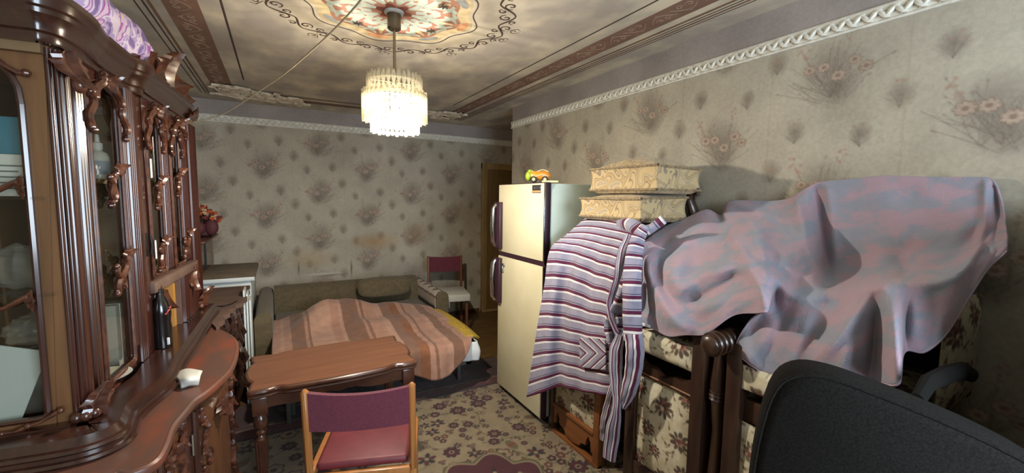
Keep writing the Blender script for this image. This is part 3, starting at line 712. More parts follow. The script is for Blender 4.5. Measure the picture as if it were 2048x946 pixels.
for s_, fl in ((.69, 1), (1.27, -1)):
    sscroll(mb, np.array([.01, s_, 1.07]), np.array([0, 1., 0]), np.array([0, .3*fl, .95]), np.array([1., 0, 0]), .13, .013, fl); acanthus(mb, np.array([.014, s_+.03*fl, 1.12]), np.array([0, 1., 0]), np.array([0, .4*fl, -.9]), np.array([1., 0, 0]), .11, .05, 4, .02); mb.build('niche_carving', m_carve, cab); mb = MB()
sscroll(mb, np.array([.012, 1.33, 1.10]), np.array([0, 1., 0]), np.array([0, 0, 1.]), np.array([1., 0, 0]), .1, .014, 1)
mb.build('niche_carving', m_carve, cab)
mb = MB(); acanthus(mb, np.array([.012, 1.43, .875]), np.array([0, 1., 0]), np.array([0, 0, 1.]), np.array([1., 0, 0]), .12, .06, 4, .03); mb.ball((.02, 1.38, .885), .018); mb.ball((.02, 1.47, .885), .018); mb.build('base_leaf', m_carve, cab)
mb = MB(); acanthus(mb, np.array([-.02, 1.46, 1.99]), np.array([0, 1., 0]), np.array([.6, .4, .1]), np.array([0, 0, 1.]), .09, .07, 4, .03); mb.build('crown_leaf', m_carve, cab)
# carved crest on the crown
cr = MB(); cc = np.array([-.01, 1.0, 2.075]); ay, az_, ax = np.array([0, 1., 0]), np.array([0, 0, 1.]), np.array([1., 0, 0])
acanthus(cr, cc, ay, az_, ax, .17, .10, 5, .04)
for sg in (1, -1):
    sscroll(cr, cc+ay*sg*.11+az_*.07, ay, np.array([0, sg*.8, -.3]), ax, .22, .022, sg); sscroll(cr, cc+ay*sg*.27+az_*.03, ay, np.array([0, sg*.95, -.1]), ax, .22, .018, -sg)
    acanthus(cr, cc+ay*sg*.05+az_*.02, np.array([0, .3, -sg*.95]), np.array([0, sg*.95, .3]), ax, .15, .07, 4, .03); acanthus(cr, cc+ay*sg*.2+az_*.0, np.array([0, .6, -sg*.8]), np.array([0, sg*.8, .6]), ax, .13, .06, 4, .03); acanthus(cr, cc+ay*sg*.33, np.array([0, .2, -sg*.9]), np.array([0, sg*.95, .2]), ax, .12, .05, 4, .02)
cr.build('carved_pediment', m_carve, cab)

# ---- things in and on the cabinet
def rest(name, mb, m, label, cat, group=None, sharp=38): return tag(mb.build(name, m, sharp=sharp), label, cat, group)
def sack(c, r, seed, amp=.25, seg=26, rings=16, flat=None, fmax=5):
    V = []; R_ = np.random.default_rng(seed); K = R_.uniform(-fmax, fmax, (9, 3)); ph = R_.uniform(0, 6, 9)
    mb = MB(); mb.ball((0, 0, 0), 1, seg, rings); out = []
    for p in mb.v:
        d = np.array(p); n = sum(np.abs(np.sin(K[i]@d+ph[i]))-.6 for i in range(9))/9
        q = d*(1+amp*n)*np.array(r)+np.array(c)
        if flat is not None: q[2] = max(q[2], flat)
        out.append(q)
    mb.v = out; return mb
m_sachet = mat('blue_white_packet', lin(60, 130, 160), rough=.25, coat=.7)
m_white = mat('white_paper', lin(222, 224, 224), rough=.7); m_offw = mat('offwhite_plastic', lin(206, 208, 200), rough=.35)
pz_ = 1.538
pk = thing('packet', 'blue and white sealed packet with printed lines standing behind the arched pane', 'packet', wld(-.15, .065, pz_), CRZ)
MB().box((-.11, -.006, .0), (.075, .006, .12), .003).build('label_half', m_white, pk); MB().box((-.11, -.008, .12), (.075, .008, .225), .004).build('sealed_top', m_sachet, pk)
ln = MB()
for k in range(5): ln.box((-.10, -.0085, .085-.016*k), (.06-.02*(k % 2), -.006, .089-.016*k))
ln.build('printed_lines', mat('grey_print', lin(110, 120, 122), rough=.8), pk)
rest('plastic_bag', sack(wld(-.13, .11, 1.325), (.10, .05, .065), 3, .7, flat=1.264, fmax=9), m_film, 'crumpled clear plastic bag on the upper glass shelf of the cabinet', 'bag', sharp=8)
rest('plastic_bag', sack(wld(-.12, .15, 1.125), (.09, .06, .05), 8, .7, fmax=9), m_film, 'clear film bag lying on the grey pot in the cabinet', 'bag', sharp=8)
m_pot = mat('grey_ceramic', lin(100, 97, 94), lin(84, 82, 80), scale=20, rough=.5)
pot = thing('ceramic_pot', 'squat grey ceramic pot with a looped handle inside the cabinet', 'pot', wld(-.13, .15, .874))
MB().lathe([(.05, 0), (.075, .01), (.095, .06), (.095, .11), (.075, .16), (.055, .185), (.05, .185), (.07, .155), (.088, .1), (.06, .02), (.001, .015)], seg=28).build('body', m_pot, pot)
MB().tube([(.045+.02, -.065, .16), (.06, -.10, .13), (.055, -.108, .09), (.04, -.09, .05)], .012, 8).build('handle', m_pot, pot)
cd = MB().box((-.16, -.002, -.11), (.045, .002, .11)); cd.xf(CM@Matrix.Translation((-.155, .045, .985))@Matrix.Rotation(math.radians(18), 4, 'Y')@Matrix.Rotation(-.1, 4, 'X'))
rest('card_sheet', cd, mat('pale_blue_card', lin(196, 208, 212), rough=.8), 'tilted blank pale card leaning inside the arched cabinet pane', 'card')
rest('dark_box', MB().box((-.36+.05, .05, .873), (-.22, .08, 1.0), .004).xf(CM), mat('maroon_box', lin(70, 26, 28), rough=.6), 'low maroon box behind the tilted pale card', 'box')
bt = thing('dropper_bottle', 'white plastic dropper bottle with nozzle behind the first narrow glass door', 'bottle', wld(-.07, .445, 1.60))
MB().lathe([(.028, 0), (.032, .004), (.032, .085), (.026, .10), (.013, .108), (.013, .115)], seg=20).build('body', m_offw, bt)
MB().lathe([(.015, .113), (.015, .135), (.008, .14), (.006, .165), (.004, .168)], seg=16).build('cap', m_white, bt)
MB().lathe([(.0326, .02), (.0326, .07)], seg=20).build('label', mat('blue_grey_label', lin(150, 162, 176), rough=.6), bt)
MB().box((CD+.02, .2, 1.585), (-.02, .61, 1.598)).build('shelf', m_inside, cab)
rest('carton', MB().box((-.15, .44, .875), (-.05, .60, 1.12), .004).xf(CM), mat('white_carton', lin(178, 180, 172), rough=.7), 'white cardboard carton standing low behind the first glass door', 'box')
pl = MB()
for k in range(1): pl.lathe([(.03, 0), (.05, .004), (.085, .02), (.09, .024), (.05, .01), (.001, .008)], wld(-.06, .30, .874), 24)
rest('plate', pl, m_offw, 'white plate at the foot of the carton in the cabinet', 'plate')
# dark bottle in the niche
bl = thing('cola_bottle', 'black plastic drink bottle with a small white tag standing in the cabinet niche', 'bottle', tuple(atz(326, 695, .866)))
MB().lathe([(.03, 0), (.036, .006), (.037, .09), (.034, .12), (.037, .15), (.036, .18), (.026, .215), (.014, .24), (.013, .25)], seg=24).build('body', mat('black_plastic', lin(16, 14, 16), rough=.2, coat=.5), bl)
MB().lathe([(.015, .245), (.015, .265), (.001, .267)], seg=16).build('cap', mat('black_cap', lin(20, 18, 18), rough=.4), bl)
lb = MB()
for k in range(3):
    a = -1.0+.25*k; lb.tube([(.0375*math.cos(a), .0375*math.sin(a), .155+.012*k), (.0375*math.cos(a+.3), .0375*math.sin(a+.3), .165+.01*k)], .004, 6)
lb.build('red_print', mat('red_print', lin(150, 40, 36), rough=.5), bl)
MB().box((.022, -.036, .02), (.031, -.027, .05), .001).build('white_tag', m_white, bl)
# folded paper on the counter
tp = [[atz(343, 752, .803), atz(372, 738, .825), atz(405, 742, .835)], [atz(358, 762, .825), atz(376, 757, .84), atz(400, 755, .83)], [atz(362, 777, .802), atz(380, 772, .805), atz(397, 770, .803)]]
o = grid('folded_tissue', crom(crom(np.array(tp), 9, 0), 9, 1), m_offw, thick=.004); tag(o, 'crumpled white paper tissue on the bowed counter', 'tissue')
# bundles on top
BM = mat('bundle_cloth', lin(190, 176, 206), rough=.8)
def bundle_mat():
    m = bpy.data.materials.new('purple_print_cloth'); m.use_nodes = True; N = m.node_tree.nodes; L = m.node_tree.links; b = N['Principled BSDF']; b.inputs['Roughness'].default_value = .7
    tc = N.new('ShaderNodeTexCoord'); n = N.new('ShaderNodeTexNoise'); n.inputs['Scale'].default_value = 7; n.inputs['Detail'].default_value = 2; n.inputs['Distortion'].default_value = 2.2
    r = N.new('ShaderNodeValToRGB'); r.color_ramp.interpolation = 'CONSTANT'; E = r.color_ramp.elements
    E[0].position = 0; E[0].color = lin(118, 98, 150); E[1].position = .40; E[1].color = lin(166, 146, 192)
    for p, c in ((.47, (204, 190, 208)), (.53, (150, 130, 186)), (.575, (166, 72, 156)), (.615, (196, 176, 202)), (.70, (206, 198, 124))):
        e = E.new(p); e.color = lin(*c)
    L.new(tc.outputs['Object'], n.inputs[0]); L.new(n.outputs['Fac'], r.inputs[0]); L.new(r.outputs[0], b.inputs['Base Color']); return m
m_purple = bundle_mat()
def bundle(P, R, seed):
    P = crom(np.array(P, float), 40); R = crom(np.array(R, float), 40); r = np.random.default_rng(seed); seg = 40; V = np.zeros((seg, 40, 3))
    T = np.gradient(P, axis=0); T /= np.linalg.norm(T, axis=1)[:, None]; up = np.array([0, 0, 1.])
    for i in range(40):
        a = np.cross(T[i], up); a /= np.linalg.norm(a); b = np.cross(a, T[i])
        for k in range(seg):
            t = 2*PI*k/seg; tw = t*1+i*.16
            q = R[i]*(1+.10*abs(math.sin(3*tw+.5*math.sin(i*.4)))+.06*math.sin(5*t-i*.35)-.05)
            V[k, i] = P[i]+q*(math.cos(t)*a+math.sin(t)*b)
    return V
bp = [wld(-.09, .16, 2.20), wld(-.08, .28, 2.185), wld(-.07, .46, 2.175), wld(-.055, .64, 2.175), wld(-.045, .76, 2.17), wld(-.045, .81, 2.16)]
o = grid('fabric_bundle', bundle(bp, [.09, .108, .10, .088, .07, .01], 1), m_purple, closed_u=True); tag(o, 'rolled lilac and magenta printed cloth bundle lying on the cabinet crown', 'bundle')
o = grid('fabric_bundle', bundle([wld(-.14, -.2, 2.15), wld(-.10, -.08, 2.15), wld(-.05, .02, 2.145), wld(-.05, .07, 2.14)], [.07, .072, .06, .01], 2), mat('greyed_lilac_cloth', lin(140, 132, 152), lin(170, 160, 176), scale=9, rough=.8), closed_u=True); tag(o, 'grey lilac folded cloth over the near corner of the cabinet top', 'cloth')
rest('black_bag', sack(wld(-.08, .10, 2.15), (.06, .06, .06), 12, .3, flat=2.084), mat('black_bag', lin(34, 34, 34), rough=.35), 'black plastic bag wedged between two cloth bundles on the cabinet', 'bag')

# ------------------------------------------------------------------ carpet
m_rug = vmat('patterned_carpet', rough=.95, bump=.5, bscale=420, sheen=.2, vary=.16, vscale=9)
RX0, RX1, RY0, RY1 = -.50, 1.80, .75, 3.54
RS = .006
cream, burg, navy, olive, rust = rgb(124, 110, 86), rgb(66, 24, 30), rgb(29, 24, 28), rgb(80, 74, 48), rgb(100, 54, 38)
RP = Print(RX1-RX0, RY1-RY0, RS, cream, wrap=False)
rr = random.Random(21)
W_, H_ = RX1-RX0, RY1-RY0
def rflower(x, y, r, kind):
    if kind == 0:
        RP.flower(x, y, r, burg, navy, cream, n=8, ph=rr.random()); RP.blob(x, y, r*.2, r*.2, navy, 1, .2)
    elif kind == 1:
        RP.flower(x, y, r, cream, burg, burg, n=6, ph=rr.random())
    elif kind == 2:
        for k in range(6):
            a = k*PI/3+rr.random()*.5; RP.blob(x+r*.55*math.cos(a), y+r*.55*math.sin(a), r*.5, r*.26, navy if k % 2 else burg, .95, .25, a)
        RP.blob(x, y, r*.25, r*.25, cream, 1, .2)
    elif kind == 3:
        for k in range(3): RP.flower(x+r*.6*math.cos(k*2.1+.5), y+r*.6*math.sin(k*2.1+.5), r*.5, burg if k else rust, navy, cream, n=5)
    else:
        RP.blob(x, y, r, r*.55, olive, .9, .2, rr.uniform(0, 3)); RP.blob(x, y, r*.6, r*.3, rust, .9, .2, rr.uniform(0, 3))
def vine(x, y, a, n, st=.03):
    pts = [(x, y)]; c = rr.uniform(-.5, .5)
    for _ in range(n):
        a += c; c = .85*c+rr.uniform(-.25, .25); x += st*math.cos(a); y += st*math.sin(a); pts.append((x, y))
        if rr.random() < .45: RP.blob(x+.014*math.cos(a+1.3), y+.014*math.sin(a+1.3), .016, .008, olive if rr.random() < .6 else navy, .9, .3, a+.8)
    RP.line(pts, .005, olive, .85)
for _ in range(150): vine(rr.uniform(0, W_), rr.uniform(0, H_), rr.uniform(0, 6), 9)
# lobed medallions
def medal(cx, cy, R):
    for (k, col, w) in ((1.0, olive, 0), (.95, cream, 0), (.92, burg, 0)):
        I, J, X, Y, ok = RP.win(cx, cy, R*1.25); t = np.arctan2(Y, X); d = np.hypot(X, Y*.8)
        Q = R*k*(1+.10*np.abs(np.cos(5*t))+.05*np.cos(10*t)); RP.put(I, J, ok, np.clip((Q-d)/RS, 0, 1), col)
    for k in range(10):
        a = k*2*PI/10; rflower(cx+R*.66*math.cos(a), cy+R*.78*math.sin(a), R*.15, 1 if k % 2 else 2)
    for k in range(14):
        a = rr.uniform(0, 6.3); q = rr.uniform(.2, .5)*R; RP.blob(cx+q*math.cos(a), cy+q*math.sin(a), .02, .011, olive if k % 2 else cream, .9, .3, a)
    RP.flower(cx, cy, R*.3, cream, navy, burg, n=10)
pts_, tries = [], 0
while len(pts_) < 620 and tries < 16000:
    tries += 1; x, y, r = rr.uniform(.02, W_-.02), rr.uniform(.02, H_-.05), rr.choice([.024, .03, .04, .056, .062, .05])
    if all((x-a)**2+(y-b)**2 > (.86*(r+c))**2 for a, b, c in pts_): pts_.append((x, y, r)); rflower(x, y, r, rr.choice([0, 1, 2, 2, 3, 0, 4]))
medal(1.45, .98, .34); medal(.55, 1.3, .34); medal(1.1, 2.0, .2)
# border along the far end
def rect(x0, x1, y0, y1, col): RP.a[max(0, int(x0/RS)):int(x1/RS)+1, max(0, int(y0/RS)):int(y1/RS)+1] = col
for (a, b, col) in ((.0, .03, navy*.8), (.03, .045, rust*.7), (.045, .40, rgb(50, 27, 30)), (.40, .412, rgb(110, 92, 70)), (.412, .52, rgb(76, 36, 38)), (.52, .535, navy)):
    rect(0, W_, H_-b, H_-a, col); 
for k in range(110):
    x = rr.uniform(0, W_); y = H_-rr.uniform(.06, .51); q = rr.uniform(.014, .032)
    RP.flower(x, y, q, rgb(104, 84, 62) if k % 2 else rust*.8, navy, rgb(96, 40, 42), n=6, al=.9)
Rx = np.arange(RP.nx)*RS+RX0; Ry = np.arange(RP.ny)*RS+RY0
U, V = np.meshgrid(Rx, Ry, indexing='ij')
rug = grid('carpet', np.stack([U, V, .012+0*U], -1), m_rug, colors=RP.a)
tag(rug, 'cream and burgundy floral carpet with a dark border on the floor', 'carpet')
MB().box((RX0, RY0, .001), (RX1, RY1, .010)).build('carpet_backing', mat('carpet_backing', lin(60, 44, 38), rough=.95), rug)

# ------------------------------------------------------------------ far left: carved chest, white cabinet, glass case
m_bark = mat('dark_carved_wood', lin(34, 20, 15), lin(58, 34, 24), scale=26, rough=.4, coat=.2, bump=.6, bscale=40)
chest = thing('carved_chest', 'low dusty-topped chest with ragged carved dark edges beyond the cabinet counter', 'chest', (-.55, 3.85, 0))
def wb(mb, name, m, par, **k):
    o = mb.build(name, m, par, **k); o.matrix_parent_inverse = (Matrix.Translation(par.location)@Matrix.Rotation(par.rotation_euler[2], 4, 'Z')).inverted(); return o
ce = [tuple(atz(x, y, .815)[:2]) for x, y in ((432, 656), (444, 640), (456, 625), (470, 612), (486, 602), (494, 588), (498, 572), (496, 560))]
ce = crom(np.array([(a, b, 0) for a, b in ce]), 40)[:, :2]
ce[:, 1] = np.minimum(ce[:, 1], 4.0)
for i in range(len(ce)): ce[i] += np.array([.012*math.sin(i*1.3), .008*math.cos(i*1.9)])
wb(MB().prism([(-.9, 3.26), (-.46, 3.26)]+[tuple(p) for p in ce]+[(-.9, ce[-1][1])], .785, .815), 'chest_top', m_dusty, chest)
wb(MB().prism([(-.9, 3.28), (-.48, 3.28)]+[(p[0]-.075, p[1]+.01) for p in ce]+[(-.9, ce[-1][1]-.02)], 0, .785), 'chest_body', m_bark, chest)
mb = MB(); r_ = random.Random(4)
for i in range(1, 39):
    p = ce[i]
    for k in range(3):
        z0 = .80-r_.uniform(0, .5)*(k > 0); h = r_.uniform(.12, .3); o_ = r_.uniform(-.015, .02)
        mb.tube([(p[0]-.06+o_, p[1]+r_.uniform(-.02, .02), z0), (p[0]-.04+o_, p[1]+r_.uniform(-.02, .02), z0-h*.5), (p[0]-.07+o_, p[1]+r_.uniform(-.02, .02), z0-h)], [.014, .024, .01], 6)
tag(wb(mb, 'carved_leaves', m_bark, chest), kind='stuff')
cable = MB().tube([atz(404, 612, .826), atz(425, 613, .821), atz(447, 612, .821), atz(462, 608, .821), atz(474, 602, .821)], .004, 6)
rest('black_cable', cable, mat('black_cable', lin(22, 18, 18), rough=.5), 'thin dark cable lying across the dusty chest top', 'cable')
m_whitep = mat('white_laminate', lin(206, 212, 210), lin(190, 196, 194), scale=4, rough=.45)
wc = thing('white_cabinet', 'white kitchen cabinet with a dusty brown worktop against the far wall', 'cabinet', (-.56, 4.66, 0))
wb(MB().box((-.92, 4.26, .05), (-.225, 5.10, .815), .004), 'body', m_whitep, wc)
wb(MB().box((-.92, 4.215, .815), (-.195, 5.11, .85), .004), 'worktop', mat('dusty_grey_top', lin(110, 98, 82), lin(126, 112, 94), scale=7, rough=.8), wc)
wb(MB().box((-.92, 4.208, .816), (-.195, 4.216, .848), .002), 'worktop_edge', m_whitep, wc)
for k, (x, y, z1) in enumerate(((-.236, 3.48, .86), (-.219, 3.49, .83), (-.202, 3.50, .78))):
    o = MB().box((-.006, -.085, 0), (.006, .085, z1), .002).xf(Matrix.Translation((x, y+.16, 0))).build('white_board', m_whitep)
    tag(o, ('tallest white board of three leaning beside the carved chest', 'middle white board of three leaning beside the carved chest', 'shortest white board of three leaning nearest the sofa')[k], 'board', 'white boards leaning by the sofa')
gc = thing('glass_case', 'small wooden case with sliding glass front on the white cabinet', 'case', (-.72, 4.7, .851))
m_casewood = wood('case_wood', lin(112, 84, 56), lin(134, 104, 72), 'y', rough=.5, coat=.1)
wb(MB().box((-.90, 4.24, .851), (-.585, 5.08, .866)).box((-.90, 4.24, 1.13), (-.56, 5.08, 1.15)).box((-.90, 4.24, .866), (-.585, 4.256, 1.13)).box((-.90, 5.06, .866), (-.575, 5.08, 1.13)).box((-.90, 4.24, .866), (-.89, 5.08, 1.13)), 'case_body', m_casewood, gc)
wb(MB().box((-.60, 4.66, .866), (-.585, 4.685, 1.13)), 'door_stile', m_darkm, gc)
wb(MB().box((-.596, 4.256, .866), (-.592, 4.66, 1.13)), 'sliding_pane', m_glass, gc); wb(MB().box((-.588, 4.68, .866), (-.584, 5.06, 1.13)), 'sliding_pane', m_glass, gc)
wb(MB().box((-.91, 4.20, 1.15), (-.53, 5.09, 1.165), .003), 'case_top', mat('reddish_top', lin(86, 52, 44), rough=.5), gc)
fp = thing('dried_flowers', 'dried flower arrangement in a dark woven basket on the glass case', 'flowers', (-.595, 4.75, 1.166))
m_basket = mat('dark_basket', lin(58, 30, 28), lin(84, 46, 40), scale=40, rough=.7, bump=.5, bscale=60)
bk = MB().lathe([(.05, 0), (.085, .02), (.10, .09), (.095, .12), (.088, .12), (.09, .09), (.07, .02), (.001, .012)], seg=20); bk.build('basket', m_basket, fp)
bw_ = MB(); bw_.ball((.06, -.08, .09), (.055, .03, .075), 12, 8).ball((-.03, -.09, .085), (.05, .03, .06), 12, 8); bw_.build('ribbon_bow', mat('maroon_ribbon', lin(78, 32, 36), rough=.7), fp)
r_ = random.Random(9); fl = [MB(), MB(), MB(), MB()]
for k in range(70):
    a, q = r_.uniform(0, 6.3), r_.uniform(0, .12); p = np.array([q*math.cos(a), q*math.sin(a)-.01, .14+.12*(1-q/.14)+r_.uniform(-.02, .03)])
    fl[3].tube([(p[0]*.4, p[1]*.4, .09), p*[.8, .8, .8]+np.array([0, 0, .02]), p], .003, 4); g_ = fl[k % 3]
    for j in range(4): g_.ball(p+np.array([r_.uniform(-.012, .012) for _ in range(3)]), (.014, .009, .012), 6, 4)
for g_, n_, c_ in zip(fl, ('orange_blooms', 'cream_blooms', 'dark_red_blooms', 'stems'), ((176, 82, 44), (186, 160, 124), (110, 44, 44), (70, 56, 40))):
    tag(g_.build(n_, mat(n_, lin(*c_), rough=.9), fp), kind='stuff')

# ------------------------------------------------------------------ sofa bed with its bedding
m_sofa = mat('olive_brown_upholstery', lin(82, 72, 52), lin(96, 84, 60), scale=30, rough=.95, bump=.3, bscale=200, sheen=.1)
m_steel = mat('grey_painted_steel', lin(92, 92, 90), rough=.5, metal=.3)
sofa = thing('sofa_bed', 'olive brown sofa unfolded into a low bed under the far wall', 'sofa', (.6, 4.1, 0))
bk = MB(); 
prof = [(4.62, .30), (4.60, .50), (4.66, .62), (4.74, .655), (4.84, .64), (4.88, .5), (4.88, .08), (4.62, .08)]
bk.prism(prof, -.06, 1.37, 'yz'); wb(bk, 'backrest', m_sofa, sofa, sharp=50)
def sofa_arm(x0, x1, y0, y1, zt):
    w_ = (x1-x0)/2; cx = (x0+x1)/2; n = 12
    sec = [(cx-w_, .08)]+[(cx-w_*math.cos(t), zt-w_*.9+w_*.9*math.sin(t)) for t in np.linspace(0, PI, n)]+[(cx+w_, .08)]
    return MB().prism(sec, y0, y1, 'xz')
wb(sofa_arm(-.19, -.066, 3.75, 4.86, .63), 'armrest', m_sofa, sofa, sharp=50); wb(sofa_arm(1.375, 1.50, 4.0, 4.88, .60), 'armrest', m_sofa, sofa, sharp=50)
wb(MB().box((-.06, 3.05, .26), (1.36, 4.62, .415), .03), 'mattress', m_sofa, sofa)
wb(MB().box((-.05, 3.06, .20), (1.345, 3.10, .262)).box((1.30, 3.06, .20), (1.345, 4.6, .262)).box((-.05, 3.06, .2), (-.01, 4.6, .262)), 'bed_frame', m_steel, sofa)
for x, y in ((1.30, 3.22), (.05, 3.22), (.02, 2.99+.12), (1.3, 4.4)):
    wb(MB().box((x-.014, y-.014, 0), (x+.014, y+.014, .21), .002), 'leg', m_steel, sofa)
pil = MB(); c_ = np.array([.96, 4.46, .61])
pil.ball((0, 0, 0), 1, 28, 16); pil.v = [tuple(c_+np.array([math.copysign(abs(p[0])**.55, p[0])*.275, math.copysign(abs(p[1])**.8, p[1])*.075+p[2]*.03, math.copysign(abs(p[2])**.6, p[2])*.10])) for p in pil.v]
rest('sofa_pillow', pil, m_sofa, 'olive brown pillow propped against the sofa back', 'pillow')

def cloth_mat(name, stops, axis='u', rough=.85, scale=1., bump=.3):
    """woven cloth striped along its own UV"""
    m = bpy.data.materials.new(name); m.use_nodes = True; nt = m.node_tree; N = nt.nodes; L = nt.links; b = N['Principled BSDF']
    b.inputs['Roughness'].default_value = rough; b.inputs['Specular IOR Level'].default_value = .2; b.inputs['Sheen Weight'].default_value = .15
    uv = N.new('ShaderNodeUVMap'); uv.uv_map = 'cloth'; sx = N.new('ShaderNodeSeparateXYZ'); L.new(uv.outputs[0], sx.inputs[0])
    tc = N.new('ShaderNodeTexCoord'); nz = N.new('ShaderNodeTexNoise'); nz.inputs['Scale'].default_value = 60; L.new(tc.outputs['Object'], nz.inputs[0])
    ma = N.new('ShaderNodeMath'); ma.operation = 'MULTIPLY_ADD'; ma.inputs[1].default_value = .008; L.new(nz.outputs['Fac'], ma.inputs[0])
    mu = N.new('ShaderNodeMath'); mu.operation = 'MULTIPLY'; mu.inputs[1].default_value = scale; L.new(sx.outputs[0 if axis == 'u' else 1], mu.inputs[0]); L.new(mu.outputs[0], ma.inputs[2])
    fr = N.new('ShaderNodeMath'); fr.operation = 'FRACT'; L.new(ma.outputs[0], fr.inputs[0])
    r = N.new('ShaderNodeValToRGB'); r.color_ramp.interpolation = 'CONSTANT'; E = r.color_ramp.elements
    E[0].position = stops[0][0]; E[0].color = lin(*stops[0][1]); E[1].position = stops[1][0]; E[1].color = lin(*stops[1][1])
    for p, c in stops[2:]: e = E.new(p); e.color = lin(*c)
    L.new(fr.outputs[0], r.inputs[0])
    n2 = N.new('ShaderNodeTexNoise'); n2.inputs['Scale'].default_value = 18; n2.inputs['Detail'].default_value = 6; L.new(tc.outputs['Object'], n2.inputs[0])
    mr = N.new('ShaderNodeMapRange'); mr.inputs[1].default_value = .3; mr.inputs[2].default_value = .7; mr.inputs[3].default_value = .86; mr.inputs[4].default_value = 1.1; L.new(n2.outputs['Fac'], mr.inputs[0])
    mx = N.new('ShaderNodeMix'); mx.data_type = 'RGBA'; mx.blend_type = 'MULTIPLY'; mx.inputs[0].default_value = 1
    L.new(r.outputs[0], mx.inputs[6]); L.new(mr.outputs[0], mx.inputs[7]); L.new(mx.outputs[2], b.inputs['Base Color'])
    n3 = N.new('ShaderNodeTexNoise'); n3.inputs['Scale'].default_value = 350; L.new(tc.outputs['Object'], n3.inputs[0])
    bp = N.new('ShaderNodeBump'); bp.inputs['Strength'].default_value = bump; bp.inputs['Distance'].default_value = .004; L.new(n3.outputs['Fac'], bp.inputs['Height']); L.new(bp.outputs[0], b.inputs['Normal'])
    return m
tan, brn, lt = (158, 120, 102), (122, 90, 74), (166, 130, 112)
m_blanket = cloth_mat('striped_tan_blanket', [(0, tan), (.04, lt), (.055, tan), (.09, brn), (.16, tan), (.175, brn), (.185, lt), (.30, tan), (.34, lt), (.36, brn), (.46, tan), (.475, brn), (.49, tan), (.56, lt), (.60, brn), (.655, (124, 82, 58)), (.70, tan), (.73, brn), (.745, tan), (.80, lt), (.83, brn), (.89, tan), (.93, lt), (.96, tan)])
# blanket: flat bed field, humps of crumpled bedding below it, hanging over the front and the free side
nu, nv = 110, 130
uu = np.linspace(0, 1, nu); vv = np.linspace(0, 1, nv); Ug, Vg = np.meshgrid(uu, vv, indexing='ij')
X = -.07+1.47*Ug
head = 4.36-.02*np.sin(9*Ug)-.34*np.clip((Ug-.78)/.22, 0, 1)**1.3-.10*np.clip(.12-Ug, 0, 1)/.12
front = 3.02+.05*np.sin(5*Ug+1)
hang_l = .05+.18*np.clip((Ug-.35)/.35, 0, 1)-.34*np.clip((Ug-.80)/.2, 0, 1)**1.2
tot = (head-front)+hang_l; sv = Vg*tot; over = np.clip(sv-(head-front), 0, None)
Y = head-np.minimum(sv, head-front)
def hump(cx, cy_, rx, ry, h, a=0.):
    c, s = math.cos(a), math.sin(a); dx, dy = X-cx, Y-cy_; p = (dx*c+dy*s)/rx; q = (-dx*s+dy*c)/ry
    return h*np.exp(-(p*p+q*q)**1.25)
Z = .43+hump(.40, 4.06, .27, .24, .155, .3)+hump(.85, 4.06, .34, .2, .085, -.1)+hump(.22, 3.85, .22, .12, .06, .9)+hump(.95, 3.65, .3, .22, .05)+hump(.62, 3.6, .12, .4, .05, .5)
Z += .012*wrinkle(Ug*1.2, Vg, 3, 12, 26)*2+.010*np.abs(wrinkle(Ug, Vg*1.3, 5, 9, 34))*2
fold = .022*np.sin(Ug*30+2*np.sin(Ug*7))*np.clip(over/.15, 0, 1)
rnd = np.clip(over/.05, 0, 1)
Z = Z-np.where(over > 0, over-.02*rnd*(1-rnd), 0); Y = Y-.035*np.sqrt(rnd)-fold-.05*over/.2*np.clip(Ug-.3, 0, 1)
side = np.clip((X-1.325)/.075, 0, 1); Z -= .09*side**2
o = grid('striped_blanket', np.stack([X, Y, Z], -1), m_blanket, uv=np.stack([Ug, Vg], -1), thick=.006)
tag(o, 'rumpled tan blanket with brown stripes spread over the sofa bed', 'blanket')
# white sheet corner and yellow quilt showing at the free corner
m_sheet = mat('white_sheet', lin(214, 220, 226), rough=.9, bump=.2, bscale=30)
q = [[(1.12, 2.985, .405), (1.13, 2.975, .30), (1.14, 2.985, .262)], [(1.25, 2.98, .41), (1.26, 2.965, .33), (1.265, 2.98, .262)], [(1.36, 3.0, .41), (1.385, 2.99, .33), (1.38, 3.0, .255)], [(1.365, 3.2, .41), (1.40, 3.2, .34), (1.39, 3.22, .29)], [(1.365, 3.5, .41), (1.395, 3.5, .36), (1.385, 3.52, .33)]]
P = crom(crom(np.array(q), 40, 0), 16, 1); P[..., 0] += .008*np.sin(np.linspace(0, 30, 40))[:, None]; P[..., 1] += .008*np.cos(np.linspace(0, 34, 40))[:, None]
tag(grid('bed_sheet', P, m_sheet, thick=.004), 'white sheet hanging at the free corner of the sofa bed', 'sheet')
m_yel = mat('yellow_quilt', lin(186, 158, 62), lin(164, 134, 48), scale=40, rough=.85)
q = [[(1.28, 3.04, .425), (1.37, 3.06, .42), (1.435, 3.10, .385)], [(1.30, 3.35, .43), (1.38, 3.35, .43), (1.44, 3.36, .40)], [(1.30, 3.7, .43), (1.385, 3.7, .43), (1.44, 3.7, .40)], [(1.30, 3.95, .43), (1.36, 3.95, .43), (1.41, 3.95, .41)]]
P = crom(crom(np.array(q), 70, 0), 22, 1); P[..., 2] += .007*np.abs(np.sin(np.linspace(0, 60, 70)))[:, None]*np.abs(np.sin(np.linspace(0, 16, 22)))[None]
tag(grid('yellow_quilt', P, m_yel, thick=.02), 'narrow strip of yellow quilt peeking from beneath the striped blanket', 'quilt')
